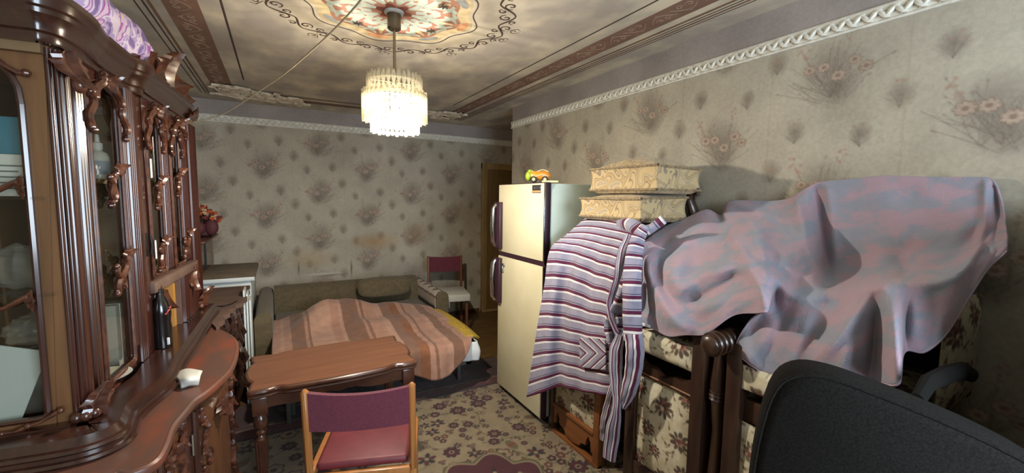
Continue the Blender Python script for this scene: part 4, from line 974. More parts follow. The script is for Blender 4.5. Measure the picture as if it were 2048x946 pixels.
# towel over the free arm
m_towel = cloth_mat('brown_white_towel', [(0, (150, 134, 118)), (.12, (92, 70, 56)), (.2, (172, 160, 146)), (.45, (176, 164, 148)), (.5, (88, 66, 54)), (.58, (168, 154, 138)), (.8, (98, 76, 60)), (.88, (166, 152, 136))])
cx, w_ = 1.4375, .0625+.008; tt = np.linspace(-.35, PI+.25, 26)
Pt = np.zeros((26, 30, 3)); yy = np.linspace(4.02, 4.80, 30)
for i, t in enumerate(tt):
    if t < 0: x, z = cx-w_, .53+t*.3
    elif t > PI: x, z = cx+w_+.01, .53-(t-PI)*.5
    else: x, z = cx-w_*math.cos(t), .53+w_*.95*math.sin(t)
    Pt[i, :, 0] = x; Pt[i, :, 1] = yy+.02*math.sin(t*3); Pt[i, :, 2] = z+.003*np.sin(yy*40+t)
tag(grid('striped_towel', Pt, m_towel, uv=np.stack(np.meshgrid(np.linspace(0, 1, 26), np.linspace(0, 1, 30), indexing='ij'), -1), thick=.006), 'white towel with brown stripes draped over the sofa armrest', 'towel')

# ------------------------------------------------------------------ burgundy chairs
m_oak = wood('honey_oak', lin(146, 94, 48), lin(170, 114, 62), rough=.35, coat=.3)
m_teak = wood('reddish_teak', lin(104, 58, 38), lin(122, 72, 48), rough=.4, coat=.2)
m_burg = mat('burgundy_weave', lin(86, 32, 48), lin(100, 40, 56), scale=120, rough=.9, bump=.3, bscale=300, sheen=.1)
m_burg2 = mat('burgundy_leatherette', lin(92, 30, 38), lin(102, 36, 43), scale=20, rough=.55)
def chair(label, x, y, rz, wd, wm, seat_m, top=.80, back_z=.625, group=None):
    t = thing('dining_chair', label, 'chair', (x, y, 0), rz, group); h = wd/2; D = .20
    for s in (-1, 1):
        mb = MB(); xs = s*(h-.014)
        mb.beam((xs, -D+.01, 0), (xs, -D, .42), .03, .036, (0, 1, 0), .008); mb.beam((xs, -D, .40), (xs, -D-.035, top), .028, .034, (0, 1, 0), .010)
        mb.build('rear_leg', wm, t); MB().beam((xs*.96, D-.01, 0), (xs*.96, D-.02, .43), .03, .03, (0, 1, 0), .006).build('front_leg', wm, t)
        MB().box((xs-.011, -D, .385), (xs+.011, D-.03, .43), .004).build('side_rail', wm, t)
    MB().box((-h+.02, -D-.012, .375), (h-.02, -D+.012, .425), .004).build('rear_rail', wm, t); MB().box((-h+.02, D-.03, .385), (h-.02, D-.01, .43), .004).build('front_rail', wm, t)
    mb = MB(); n = 14; V = []
    for z in (back_z, top-.012):
        for off in (.011, -.011):
            for k in range(n+1):
                a = -1+2*k/n; V.append((a*(h-.026), -D-.035*(z-.4)/(top-.4)+off-.022*(1-a*a), z-.010*(1-a*a)*(1 if z > .7 else 0)))
    m_ = n+1; F = []
    for k in range(n): F += [(k, k+1, m_*2+k+1, m_*2+k), (m_+k, m_*3+k, m_*3+k+1, m_+k+1), (k, m_+k, m_+k+1, k+1), (2*m_+k, 2*m_+k+1, 3*m_+k+1, 3*m_+k)]
    mb.add(V, F).build('backrest', m_burg, t)
    P = []; 
    sm = MB().box((-h+.034, -D+.012, .425), (h-.034, D+.015, .462), .016, seg=3); sm.build('seat', seat_m, t)
    return t
ch1 = chair('honey oak dining chair with burgundy seat and back at the carved table', .335, 1.915, math.radians(-18.5), .435, m_oak, m_burg2)
ch2 = chair('reddish chair with burgundy back and white seat cover beside the sofa', 1.69, 4.53, math.radians(168), .42, m_teak, m_burg, top=.86, back_z=.665)
R2 = Matrix.Translation((1.69, 4.53, 0))@Matrix.Rotation(math.radians(168), 4, 'Z')
sc2 = MB().box((-.215, -.19, .466), (.215, .245, .482), .006).box((-.215, .236, .405), (.215, .247, .478), .004).box((-.216, -.15, .43), (-.205, .245, .478), .004).box((.205, -.15, .43), (.216, .245, .478), .004)
sc2.xf(R2); rest('seat_cover', sc2, mat('white_cotton', lin(196, 196, 186), rough=.9, bump=.3, bscale=60), 'off-white cloth cover spread over the seat beside the sofa', 'cover')

# ------------------------------------------------------------------ carved coffee table
m_ttop = mat('table_top_veneer', lin(104, 66, 46), lin(118, 77, 54), scale=4, rough=.38, coat=.2, stretch=(.6, 8, 1))
m_tedge = mat('table_mahogany', lin(68, 40, 28), lin(86, 52, 37), scale=10, rough=.25, coat=.5)
tb = thing('coffee_table', 'carved mahogany coffee table with scalloped edges and turned legs beside the bed', 'table', (.258, 2.59, 0), math.radians(1.2))
def touto(off, hx=.425, hy=.265):
    pts = []
    def side(p0, p1, n, f):
        for k in range(n):
            t = k/n; d = (p1[0]-p0[0], p1[1]-p0[1]); L = math.hypot(*d); nx, ny = d[1]/L, -d[0]/L; o_ = f(t)
            pts.append((p0[0]+d[0]*t+nx*o_, p0[1]+d[1]*t+ny*o_))
    f1 = lambda t: .020*math.sin(PI*t)**2*(1 if .16 < t < .84 else .0)-.014*math.exp(-((t-.13)/.035)**2)-.014*math.exp(-((t-.87)/.035)**2)
    f2 = lambda t: .016*math.cos(2*PI*(t-.5))*(math.sin(PI*t)**.5)-.012*math.exp(-((t-.2)/.05)**2)-.012*math.exp(-((t-.8)/.05)**2)
    c = .025
    A = [(-hx+c, -hy), (hx-c, -hy), (hx, -hy+c), (hx, hy-c), (hx-c, hy), (-hx+c, hy), (-hx, hy-c), (-hx, -hy+c)]
    side(A[0], A[1], 44, f1); side(A[1], A[2], 3, lambda t: .009*math.sin(PI*t)); side(A[2], A[3], 30, f2); side(A[3], A[4], 3, lambda t: .009*math.sin(PI*t)); side(A[4], A[5], 44, f1); side(A[5], A[6], 3, lambda t: .009*math.sin(PI*t)); side(A[6], A[7], 30, f2); side(A[7], A[0], 3, lambda t: .009*math.sin(PI*t))
    P = np.array(pts); T = np.roll(P, -1, 0)-np.roll(P, 1, 0); T /= np.linalg.norm(T, axis=1)[:, None]; return P+np.c_[T[:, 1], -T[:, 0]]*off
def loft(mb, rings):
    n = len(rings[0][0]); V = []; 
    for P, z in rings: V += [(p[0], p[1], z) for p in P]
    F = [(i*n+k, i*n+(k+1) % n, (i+1)*n+(k+1) % n, (i+1)*n+k) for i in range(len(rings)-1) for k in range(n)]
    F += [tuple(range(n))[::-1], tuple((len(rings)-1)*n+k for k in range(n))]; return mb.add(V, F)
loft(MB(), [(touto(-.012), .585), (touto(-.014), .6005)]).build('tabletop', m_ttop, tb)
loft(MB(), [(touto(-.02), .552), (touto(-.006), .556), (touto(0), .563), (touto(-.005), .570), (touto(-.002), .576), (touto(.002), .585), (touto(0), .594), (touto(-.006), .599), (touto(-.014), .599)]).build('moulded_edge', m_tedge, tb, sharp=30)
def apron(L, n=40):
    return [(-L/2, .552)]+[(L/2, .552)]+[(L/2-L*k/n, .475+.035*math.sin(PI*k/n)**.8+.012*math.cos(4*PI*k/n)-(.02*math.exp(-((k/n-.5)/.06)**2))) for k in range(n+1)]
for s in (-1, 1):
    MB().prism(apron(.70), s*.225-.009, s*.225+.009, 'xz').build('apron', m_tedge, tb); MB().prism(apron(.40), s*.375-.009, s*.375+.009, 'yz').build('apron', m_tedge, tb)
legp = [(.012, 0), (.020, .006), (.022, .02), (.016, .035), (.015, .05), (.019, .12), (.026, .30), (.029, .335), (.018, .345), (.016, .355), (.026, .362), (.028, .374), (.018, .384), (.02, .392), (.030, .40), (.033, .43), (.026, .452), (.022, .46), (.030, .468)]
for sx in (-1, 1):
    for sy2 in (-1, 1):
        c = (sx*.372, sy2*.222, 0); mb = MB().lathe(legp, c, 20); mb.box((c[0]-.034, c[1]-.034, .465), (c[0]+.034, c[1]+.034, .555), .004)
        for k in range(10):
            a = 2*PI*k/10; mb.tube([(c[0]+.019*math.cos(a), c[1]+.019*math.sin(a), .12), (c[0]+.026*math.cos(a), c[1]+.026*math.sin(a), .30), (c[0]+.027*math.cos(a), c[1]+.027*math.sin(a), .33)], .005, 5)
        mb.build('leg', m_tedge, tb)

# ------------------------------------------------------------------ refrigerator
m_fr = mat('cream_fridge_door', lin(212, 206, 176), lin(200, 193, 160), scale=3, rough=.42)
m_frs = mat('daylight_tinted_enamel', lin(196, 210, 200), lin(188, 204, 194), scale=3, rough=.4)  # white side enamel with the cool daylight tint put into its colour
m_plum = mat('plum_plastic', lin(52, 28, 40), rough=.4)
fg = thing('refrigerator', 'old cream two-door refrigerator with plum edges and chrome handles', 'refrigerator', (1.82, 2.6, 0))
F0, F1, FX = 2.272, 2.925, 1.512
wb(MB().box((FX+.052, F0+.004, .06), (2.125, F1-.004, 1.655), .008), 'body', m_frs, fg)
wb(MB().box((FX+.06, F0+.03, .0), (2.10, F1-.03, .06)), 'plinth', m_darkm, fg)
for z0, z1, n_ in ((.055, 1.112, 'lower_door'), (1.135, 1.662, 'upper_door')):
    d = wb(MB().box((FX+.006, F0, z0), (FX+.050, F1, z1), .006), n_, m_plum, fg)
    wb(MB().box((FX, F0+.006, z0+.006), (FX+.012, F1-.006, z1-.006), .004), 'door_skin', m_fr, d)
    wb(MB().box((FX-.002, F0-.002, z0+.004), (FX+.004, F0+.008, z1-.004), .001), 'edge_trim', m_chrome, fg)
    hz0, hz1 = (.735, 1.09) if z0 < .5 else (1.165, 1.525)
    hb = wb(MB().box((FX-.03, F1-.075, hz0), (FX+.004, F1+.012, hz1), .006), 'handle_plate', m_plum, fg)
    gy = F1-.01
    wb(MB().tube([(FX-.028, gy, hz1-.02), (FX-.05, gy, hz1-.05), (FX-.058, gy, (hz0+hz1)/2), (FX-.05, gy, hz0+.05), (FX-.028, gy, hz0+.02)], [.014, .016, .016, .016, .014], 10, sq=1.3), 'handle', m_chrome, fg)
wb(MB().box((FX+.01, F0+.004, 1.112), (FX+.05, F1-.004, 1.135)), 'door_gap', m_plum, fg)
bp_ = wb(MB().box((FX-.003, 2.315, 1.592), (FX+.002, 2.425, 1.645), .001), 'badge', m_chrome, fg)
wb(MB().box((FX-.0045, 2.32, 1.61), (FX-.001, 2.42, 1.641), .001), 'badge_field', mat('badge_dark', lin(48, 44, 44), rough=.4), fg)
wb(MB().box((FX-.0045, 2.32, 1.596), (FX-.001, 2.42, 1.608), .001), 'badge_stripe', mat('badge_orange', lin(196, 140, 96), rough=.4), fg)
lt_ = MB()
for y0, w_ in ((2.405, .006), (2.39, .008), (2.375, .012), (2.357, .006), (2.342, .012), (2.33, .005)): lt_.box((FX-.0055, y0-w_, 1.620), (FX-.004, y0, 1.633))
tag(wb(lt_, 'badge_lettering', m_chrome, fg), kind='stuff')
lk = MB().lathe([(.001, 0), (.012, .001), (.012, .012), (.001, .014)], seg=14).xf(Matrix.Translation((FX-.001, 2.815, 1.045))@Matrix.Rotation(-PI/2, 4, 'Y')).box((FX-.012, 2.825, .985), (FX-.002, 2.845, 1.03), .002)
wb(lk, 'door_lock', m_chrome, fg)
# toy on the fridge
ty = thing('toy_car', 'orange carrot shaped toy car with green leaves on the refrigerator', 'toy', (1.585, 2.46, 1.664), math.radians(-35))
m_or = mat('orange_plastic', lin(216, 140, 46), rough=.35, coat=.4); m_gr = mat('leaf_green_plastic', lin(150, 176, 50), rough=.4); m_blk = mat('black_rubber', lin(24, 22, 22), rough=.5)
tb_ = MB().ball((0, 0, 0), 1, 24, 16); tb_.v = [(p[0]*.085, p[1]*.036, .048+p[2]*(.036 if p[2] > 0 else .034)*(1-.12*math.cos(p[0]*5))) for p in tb_.v]; tb_.build('body', m_or, ty)
MB().ball((-.07, 0, .045), (.025, .034, .034), 14, 10).ball((-.062, 0, .078), (.017, .02, .014), 12, 8).build('leaf_tuft', m_gr, ty)
for z in (.052, .085):
    st = MB(); st.tube([(x, -.0365*math.sqrt(max(.05, 1-(x/.085)**2))*(1 if z < .06 else .35)-.0015, z-.004+.007*math.sin(x*60)) for x in np.linspace(-.055, .065, 14)], .0035, 6); st.build('cream_stripe', m_cream, ty)
for x in (-.035, .042):
    for s in (-1, 1):
        wv = MB().lathe([(.001, -.008), (.02, -.008), (.022, -.004), (.022, .004), (.02, .008), (.001, .008)], seg=18).xf(Matrix.Translation((x, s*.034, .022))@Matrix.Rotation(PI/2, 4, 'X')); wh = wv.build('wheel', m_blk, ty)
        MB().lathe([(.001, -.0095), (.011, -.0095), (.011, .0095), (.001, .0095)], seg=14).xf(Matrix.Translation((x, s*.034, .022))@Matrix.Rotation(PI/2, 4, 'X')).build('hub', m_cream, wh)
stick = MB().box((-.055, -.008, 0), (.055, .008, .012), .002).xf(Matrix.Translation((1.60, 2.345, 1.664))@Matrix.Rotation(math.radians(-33), 4, 'Z'))
rest('wooden_stick', stick, mat('pale_yellow_stick', lin(206, 204, 150), rough=.5), 'short pale yellow bar in front of the toy car', 'stick')

# ------------------------------------------------------------------ tapestry armchairs along the long wall
m_tap = vmat('floral_tapestry', rough=.9, bump=.35, bscale=380, vary=.1, vscale=20)
TP = Print(.36, .36, .004, rgb(196, 188, 164))
r_ = random.Random(31)
for _ in range(70): TP.blob(r_.uniform(0, .36), r_.uniform(0, .36), .03, .02, rgb(182, 170, 138), .5, .8, r_.uniform(0, 3))
def rose(x, y, R):
    for k in range(9):
        a = k*2*PI/9+.3; TP.blob(x+R*.72*math.cos(a), y+R*.72*math.sin(a), R*.42, R*.24, rgb(66, 48, 44), .9, .3, a)
    for k in range(14):
        a = r_.uniform(0, 6.3); q = r_.uniform(.1, .6)*R; TP.blob(x+q*math.cos(a), y+q*math.sin(a), R*.28, R*.16, (rgb(112, 70, 66), rgb(84, 50, 50), rgb(140, 98, 88))[k % 3], .9, .35, a+1.2)
for x, y, R in ((.07, .08, .045), (.25, .06, .038), (.16, .20, .05), (.31, .24, .04), (.05, .29, .042), (.20, .33, .032)): rose(x, y, R)
for _ in range(52):
    x, y = r_.uniform(0, .36), r_.uniform(0, .36); a = r_.uniform(0, 6.3)
    TP.line([(x, y), (x+.03*math.cos(a), y+.03*math.sin(a))], .004, rgb(110, 104, 78), .8); TP.blob(x+.03*math.cos(a), y+.03*math.sin(a), .012, .007, (rgb(88, 78, 60), rgb(120, 84, 74))[_ % 2], .9, .4, a)
def tapestry(name, O, eu, ev, w, h, bulge, en, par, off=(0, 0), step=.004):
    nu, nv = max(2, int(w/step)), max(2, int(h/step)); u = np.linspace(0, w, nu); v = np.linspace(0, h, nv); U, V = np.meshgrid(u, v, indexing='ij')
    O, eu, ev, en = [np.array(q, float) for q in (O, eu, ev, en)]
    B = bulge*(1-(2*U/w-1)**4)*(1-(2*V/h-1)**4)
    P = O+U[..., None]*eu+V[..., None]*ev+B[..., None]*en
    o = grid(name, P, m_tap, colors=TP.sample(U+off[0], V+off[1]), parent=par)
    if par is not None: o.matrix_parent_inverse = Matrix.Translation(par.location).inverted()
    return o
m_arm = mat('dark_carved_beech', lin(40, 25, 17), lin(60, 39, 27), scale=9, rough=.35, coat=.3, stretch=(3, 3, .4))
m_apr = wood('amber_beech', lin(112, 66, 34), lin(132, 82, 44), 'y', rough=.4, coat=.2)
m_blackv = mat('dark_void_fabric', lin(44, 36, 34), rough=.95)
def tapbox(name, lo, hi, par, off=(0, 0)):
    """tapestry cushion: printed front, top and both ends round a plain core"""
    c = wb(MB().box((lo[0]+.006, lo[1]+.006, lo[2]), (hi[0], hi[1]-.006, hi[2]-.006), .02), name, m_blackv, par)
    d = np.array(hi)-np.array(lo)
    tapestry('cushion_cover', (lo[0]+.004, lo[1], lo[2]), (0, 1, 0), (0, 0, 1), d[1], d[2], .02, (-1, 0, 0), c, off); tapestry('cushion_cover', (lo[0], lo[1], hi[2]-.004), (1, 0, 0), (0, 1, 0), d[0], d[1], .02, (0, 0, 1), c, off)
    tapestry('cushion_cover', (lo[0], lo[1]+.004, lo[2]), (1, 0, 0), (0, 0, 1), d[0], d[2], .015, (0, -1, 0), c, off)
    for o in c.children: o.matrix_parent_inverse = Matrix.Identity(4)
    return c
def scroll_arm(par, y, x0, x1, z, r=.036):
    mb = MB(); mb.tube([(x0, y, z), (x0+.12, y, z+.015), (x0+.3, y, z-.02), (x1, y, z-.03)], [r, r*.95, r*.8, r*.7], 14)
    mb.ball((x0, y, z), (r*.5, r*.96, r*.96), 14, 8)
    for k in range(7):
        xx = x0+.012+.03*k; mb.tube([(xx, y+r*1.03*math.cos(a), z+.003*k*.4+r*1.03*math.sin(a)) for a in np.linspace(0, 2*PI, 18)], .006, 5, cap=False)
    o = MB(); o.v, o.f = mb.v, mb.f; return wb(o, 'scrolled_arm', m_arm, par)
# armchair next to the refrigerator
A = thing('armchair', 'tapestry armchair with a scalloped amber apron beside the refrigerator, under the robe', 'armchair', (1.8, 1.98, 0))
XA_ = 1.56; ya0, ya1 = 1.735, 2.235
for y in (ya0, ya1-.05): wb(MB().box((XA_-.008, y, 0), (XA_+.05, y+.05, .82), .006), 'front_post', m_apr if y < 1.8 else m_arm, A)
def scallop(y0, y1, z0, z1):
    c = (y0+y1)/2; L = y1-y0; P = [(y0, z1), (y1, z1), (y1, z0+.02)]
    P += [(y1-.02, z0+.02), (y1-.025, z0+.07), (y1-.045, z0+.105), (y1-.065, z0+.07), (y1-.07, z0+.035), (y1-.10, z0+.03), (y1-.12, z0+.02)]
    P += [(c+q*.10, z0-.015+.02*abs(q)) for q in np.linspace(.7, -.7, 9)]
    P += [(y0+.12, z0+.02), (y0+.10, z0+.03), (y0+.07, z0+.035), (y0+.065, z0+.07), (y0+.045, z0+.105), (y0+.025, z0+.07), (y0+.02, z0+.02), (y0, z0+.02)]
    return P
wb(MB().prism(scallop(ya0+.05, ya1-.05, .055, .205), XA_, XA_+.022, 'yz'), 'scalloped_apron', m_apr, A)
wb(MB().box((XA_-.012, ya0+.045, .188), (XA_+.02, ya1-.045, .212), .005), 'apron_rail', m_apr, A)
wb(MB().box((XA_-.01, ya0, .0), (XA_+.03, ya1, .03), .006), 'base_runner', m_apr, A)
tapestry('front_panel', (XA_+.012, ya0+.05, .21), (0, 1, 0), (0, 0, 1), ya1-ya0-.10, .55, .02, (-1, 0, 0), A, (.1, .05))
wb(MB().box((XA_+.03, ya0+.01, .2), (2.1, ya1-.01, .78), .02), 'upholstered_body', m_blackv, A)
wb(MB().box((1.68, 1.56, .78), (2.05, 1.97, 1.428), .03), 'upholstered_seat_stack', m_blackv, A)
wb(MB().box((2.05, 1.64, 1.30), (2.12, 2.2, 1.56), .02), 'backrest', m_blackv, A)
mb = MB(); mb.tube([atx(1393, 460, 2.0), atx(1388, 425, 2.0), atx(1380, 400, 1.99), atx(1385, 385, 1.98), atx(1392, 378, 1.98)], [.03, .032, .03, .024, .018], 12, sq=.8)
mb.tube([atx(1372, 404, 1.975), atx(1383, 380, 1.965), atx(1395, 380, 1.965), atx(1396, 392, 1.965)], [.012, .014, .014, .01], 8)
wb(mb, 'carved_back_post', m_arm, A)
# armchair in the middle, open front frame with a thick seat
B = thing('armchair', 'tapestry armchair with a broad framed floral front panel and scrolled arm between robe and throw', 'armchair', (1.8, 1.28, 0))
XB = 1.54; yb0, yb1 = 1.075, 1.515
for y0_, y1_, z1 in ((yb0, yb0+.065, .985), (yb1-.065, yb1, .80)): wb(MB().box((XB-.012, y0_, 0), (XB+.055, y1_, z1), .006), 'front_post', m_arm, B)
tapestry('front_panel', (XB+.012, yb0+.06, .235), (0, 1, 0), (0, 0, 1), yb1-yb0-.12, .47, .022, (-1, 0, 0), B, (.02, .2), .0035)
wb(MB().box((XB-.008, yb0+.06, .17), (XB+.03, yb1-.06, .24), .006), 'bottom_rail', m_arm, B)
rail = [(yb0+.06, .70)]+[(yb1-.06, .70)]+[(yb1-.06-(yb1-yb0-.12)*k/24, .755+.018*math.cos(2*PI*k/24*1.0)+.008*math.cos(6*PI*k/24)) for k in range(25)]
wb(MB().prism(rail, XB-.006, XB+.03, 'yz'), 'shaped_top_rail', m_arm, B)
wb(MB().tube([(XB-.008, yb0+.06, .712), (XB-.008, 1.3, .712), (XB-.008, yb1-.06, .712)], .004, 6), 'rail_bead', m_apr, B)
wb(MB().box((XB+.03, yb0+.02, .1), (2.1, yb1-.02, .70), .02), 'upholstered_body', m_blackv, B)
tapbox('seat_cushion', (XB-.005, yb0+.04, .815), (2.08, yb1-.0, .925), B, (.08, .1))
tapestry('side_panel', (XB+.06, yb0-.004, .10), (1, 0, 0), (0, 0, 1), .45, .62, .015, (0, -1, 0), B, (.2, .1), .005)
sa_ = atx(1420, 690, 1.455); scroll_arm(B, sa_[1], 1.455, 1.9, sa_[2], .042)
wb(MB().tube([(XB+.02, yb0-.045, .93), (XB+.01, yb0-.045, .80), (XB+.03, yb0-.045, .60), (XB+.02, yb0-.045, .40)], [.02, .026, .02, .024], 10), 'arm_support', m_arm, B)
wb(MB().lathe([(.02, 0), (.03, .006), (.022, .014), (.031, .022), (.022, .03), (.03, .038), (.02, .045)], (XB+.012, yb0-.045, .735), 14), 'ringed_collar', m_arm, B)
wb(MB().box((1.84, 1.12, .925), (2.10, 1.50, 1.32), .04), 'upholstered_back', m_blackv, B)
bb = rest('folded_plastic', sack((1.60, 1.36, .955), (.05, .05, .03), 5, .3, flat=.928), mat('blue_plastic', lin(30, 70, 150), rough=.4), 'scrap of blue plastic lying on the tapestry seat under the throw', 'bag')
# armchair farther along, mostly under the throw
Cc = thing('armchair', 'tapestry armchair under the throw with its dark frame behind the grey office chair', 'armchair', (1.8, .72, 0))
yc0, yc1 = .42, .985
for y0_, z1 in ((yc1-.065, 1.0), (yc0, 1.0)): wb(MB().box((XB-.012, y0_, 0), (XB+.05, y0_+.062, z1), .006), 'front_post', m_arm, Cc)
tapbox('seat_cushion', (XB-.005, yc0+.06, .835), (2.06, yc1-.065, .93), Cc, (.15, .22))
wb(MB().box((XB+.02, yc0+.05, .70), (XB+.05, yc1-.06, .79), .006), 'seat_rail', m_arm, Cc); wb(MB().box((XB+.03, yc0+.02, .1), (2.1, yc1-.02, .70), .02), 'upholstered_body', m_blackv, Cc)
tapestry('front_panel', (XB+.015, yc0+.06, .2), (0, 1, 0), (0, 0, 1), yc1-yc0-.125, .5, .02, (-1, 0, 0), Cc, (.22, .02), .006)

wb(MB().box((2.085, yc0+.06, .93), (2.125, yc1-.05, 1.45), .015), 'upholstered_back', m_blackv, Cc)
tapestry('back_side', (1.72, .435, .90), (1, 0, 0), (0, 0, 1), .34, .36, .02, (0, -1, 0), Cc, (.1, .3), .006)


# ------------------------------------------------------------------ two stacked seat cushions
def damask():
    m = bpy.data.materials.new('damask_cushion'); m.use_nodes = True; N = m.node_tree.nodes; L = m.node_tree.links; b = N['Principled BSDF']; b.inputs['Roughness'].default_value = .85; b.inputs['Sheen Weight'].default_value = .15
    tc = N.new('ShaderNodeTexCoord'); n = N.new('ShaderNodeTexNoise'); n.inputs['Scale'].default_value = 9; n.inputs['Detail'].default_value = .3; n.inputs['Distortion'].default_value = 1.2; L.new(tc.outputs['Object'], n.inputs[0])
    r = N.new('ShaderNodeValToRGB'); E = r.color_ramp.elements; base, line, fill, blue = lin(182, 160, 118), lin(116, 104, 92), lin(170, 146, 104), lin(140, 134, 122)
    E[0].position = .36; E[0].color = base; E[1].position = .39; E[1].color = line
    for p, c in ((.415, base), (.47, base), (.485, line), (.50, fill), (.545, fill), (.56, line), (.58, base), (.62, base), (.64, blue), (.67, base)): e = E.new(p); e.color = c
    L.new(n.outputs['Fac'], r.inputs[0]); L.new(r.outputs[0], b.inputs['Base Color'])
    n3 = N.new('ShaderNodeTexNoise'); n3.inputs['Scale'].default_value = 300; L.new(tc.outputs['Object'], n3.inputs[0]); bp = N.new('ShaderNodeBump'); bp.inputs['Strength'].default_value = .3; bp.inputs['Distance'].default_value = .004; L.new(n3.outputs['Fac'], bp.inputs['Height']); L.new(bp.outputs[0], b.inputs['Normal'])
    return m
m_dam = damask(); m_pipe = mat('cushion_piping', lin(150, 132, 98), lin(110, 96, 78), scale=60, rough=.85)
def seat_cushion(label, c, hx, hy, h, rz, crown, sag, seed):
    t = thing('seat_cushion', label, 'cushion', c, rz, None); n = 26; mb = MB(); s = np.linspace(-1, 1, n)
    U, V = np.meshgrid(s, s, indexing='ij')
    def sq(U, V, k=1.): e = 1-.06*(1-np.abs(V)**2)*0; return hx*U*k*(1-.045*(1-V*V)), hy*V*k*(1-.045*(1-U*U))
    X, Y = sq(U, V); body = (1-np.abs(U)**3)*(1-np.abs(V)**3); w_ = .006*wrinkle(U, V, seed, 8, 5)
    Zt = h*.82+crown*body+w_+sag*(U*.5); Zb = h*.10-.02*body*0+0*U-.0
    Zt = np.where(np.maximum(np.abs(U), np.abs(V)) > .99, h*.82+sag*U*.5+w_, Zt); Pt = np.stack([X, Y, Zt], -1); Pb = np.stack([X, Y, np.maximum(0, Zb-.10*h*np.minimum(1, body*6))], -1)
    o = grid('top_cover', Pt, m_dam, parent=t); grid('bottom_cover', Pb[:, ::-1], m_dam, parent=t)
    ring = [(i, 0) for i in range(n-1)]+[(n-1, j) for j in range(n-1)]+[(i, n-1) for i in range(n-1, 0, -1)]+[(0, j) for j in range(n-1, 0, -1)]
    top = np.array([Pt[i, j] for i, j in ring]); bot = np.array([Pb[i, j] for i, j in ring]); bot[:, 2] = h*.12
    lay = []
    for q in np.linspace(0, 1, 7): k = 1-.05*math.sin(PI*q); L_ = top*(1-q)+bot*q; L_[:, :2] *= k; L_[:, 0] += .002*np.sin(np.arange(len(ring))*.7+q*4); lay.append(L_)
    lay = np.array(lay); lay = np.concatenate([lay, lay[:, :1]], 1); grid('side_band', lay, m_dam, parent=t)
    for R_ in (top, bot): q = np.vstack([R_, R_[:1]]); MB().tube(q, .007, 6, cap=False).build('piping', m_pipe, t)
    return t
seat_cushion('tan damask seat cushion resting on the striped robe, lower of the stack', (1.765, 1.765, 1.437), .175, .245, .155, 0, .03, .01, 3)
seat_cushion('tan damask seat cushion on top of the other cushion, near the wall', (1.80, 1.715, 1.588), .175, .245, .165, math.radians(2), .06, -.01, 8)

# ------------------------------------------------------------------ lavender throw over the furniture
def throw_mat():
    m = bpy.data.materials.new('faded_lavender_throw'); m.use_nodes = True; N = m.node_tree.nodes; L = m.node_tree.links; b = N['Principled BSDF']; b.inputs['Roughness'].default_value = .9; b.inputs['Sheen Weight'].default_value = .2; b.inputs['Specular IOR Level'].default_value = .2
    uv = N.new('ShaderNodeUVMap'); uv.uv_map = 'cloth'; mp = N.new('ShaderNodeMapping'); mp.inputs['Scale'].default_value = (5.0, 4.6, 1); L.new(uv.outputs[0], mp.inputs[0])
    n = N.new('ShaderNodeTexNoise'); n.inputs['Scale'].default_value = 2.2; n.inputs['Detail'].default_value = 9; n.inputs['Roughness'].default_value = .62; n.inputs['Distortion'].default_value = .4; L.new(mp.outputs[0], n.inputs[0])
    r = N.new('ShaderNodeValToRGB'); E = r.color_ramp.elements; E[0].position = .40; E[0].color = lin(160, 138, 149); E[1].position = .62; E[1].color = lin(134, 137, 150)
    for p, c in ((.485, (157, 137, 148)), (.515, (144, 138, 150)), (.56, (138, 139, 152))): e = E.new(p); e.color = lin(*c)
    L.new(n.outputs['Fac'], r.inputs[0]); L.new(r.outputs[0], b.inputs['Base Color'])
    tc = N.new('ShaderNodeTexCoord'); n3 = N.new('ShaderNodeTexNoise'); n3.inputs['Scale'].default_value = 260; L.new(tc.outputs['Object'], n3.inputs[0])
    n4 = N.new('ShaderNodeTexNoise'); n4.inputs['Scale'].default_value = 22; n4.inputs['Detail'].default_value = 3; L.new(tc.outputs['Object'], n4.inputs[0]); ad = N.new('ShaderNodeMath'); ad.operation = 'MULTIPLY_ADD'; ad.inputs[1].default_value = 2.2; L.new(n4.outputs['Fac'], ad.inputs[0]); L.new(n3.outputs['Fac'], ad.inputs[2])
    bp = N.new('ShaderNodeBump'); bp.inputs['Strength'].default_value = .45; bp.inputs['Distance'].default_value = .004; L.new(ad.outputs[0], bp.inputs['Height']); L.new(bp.outputs[0], b.inputs['Normal'])
    return m
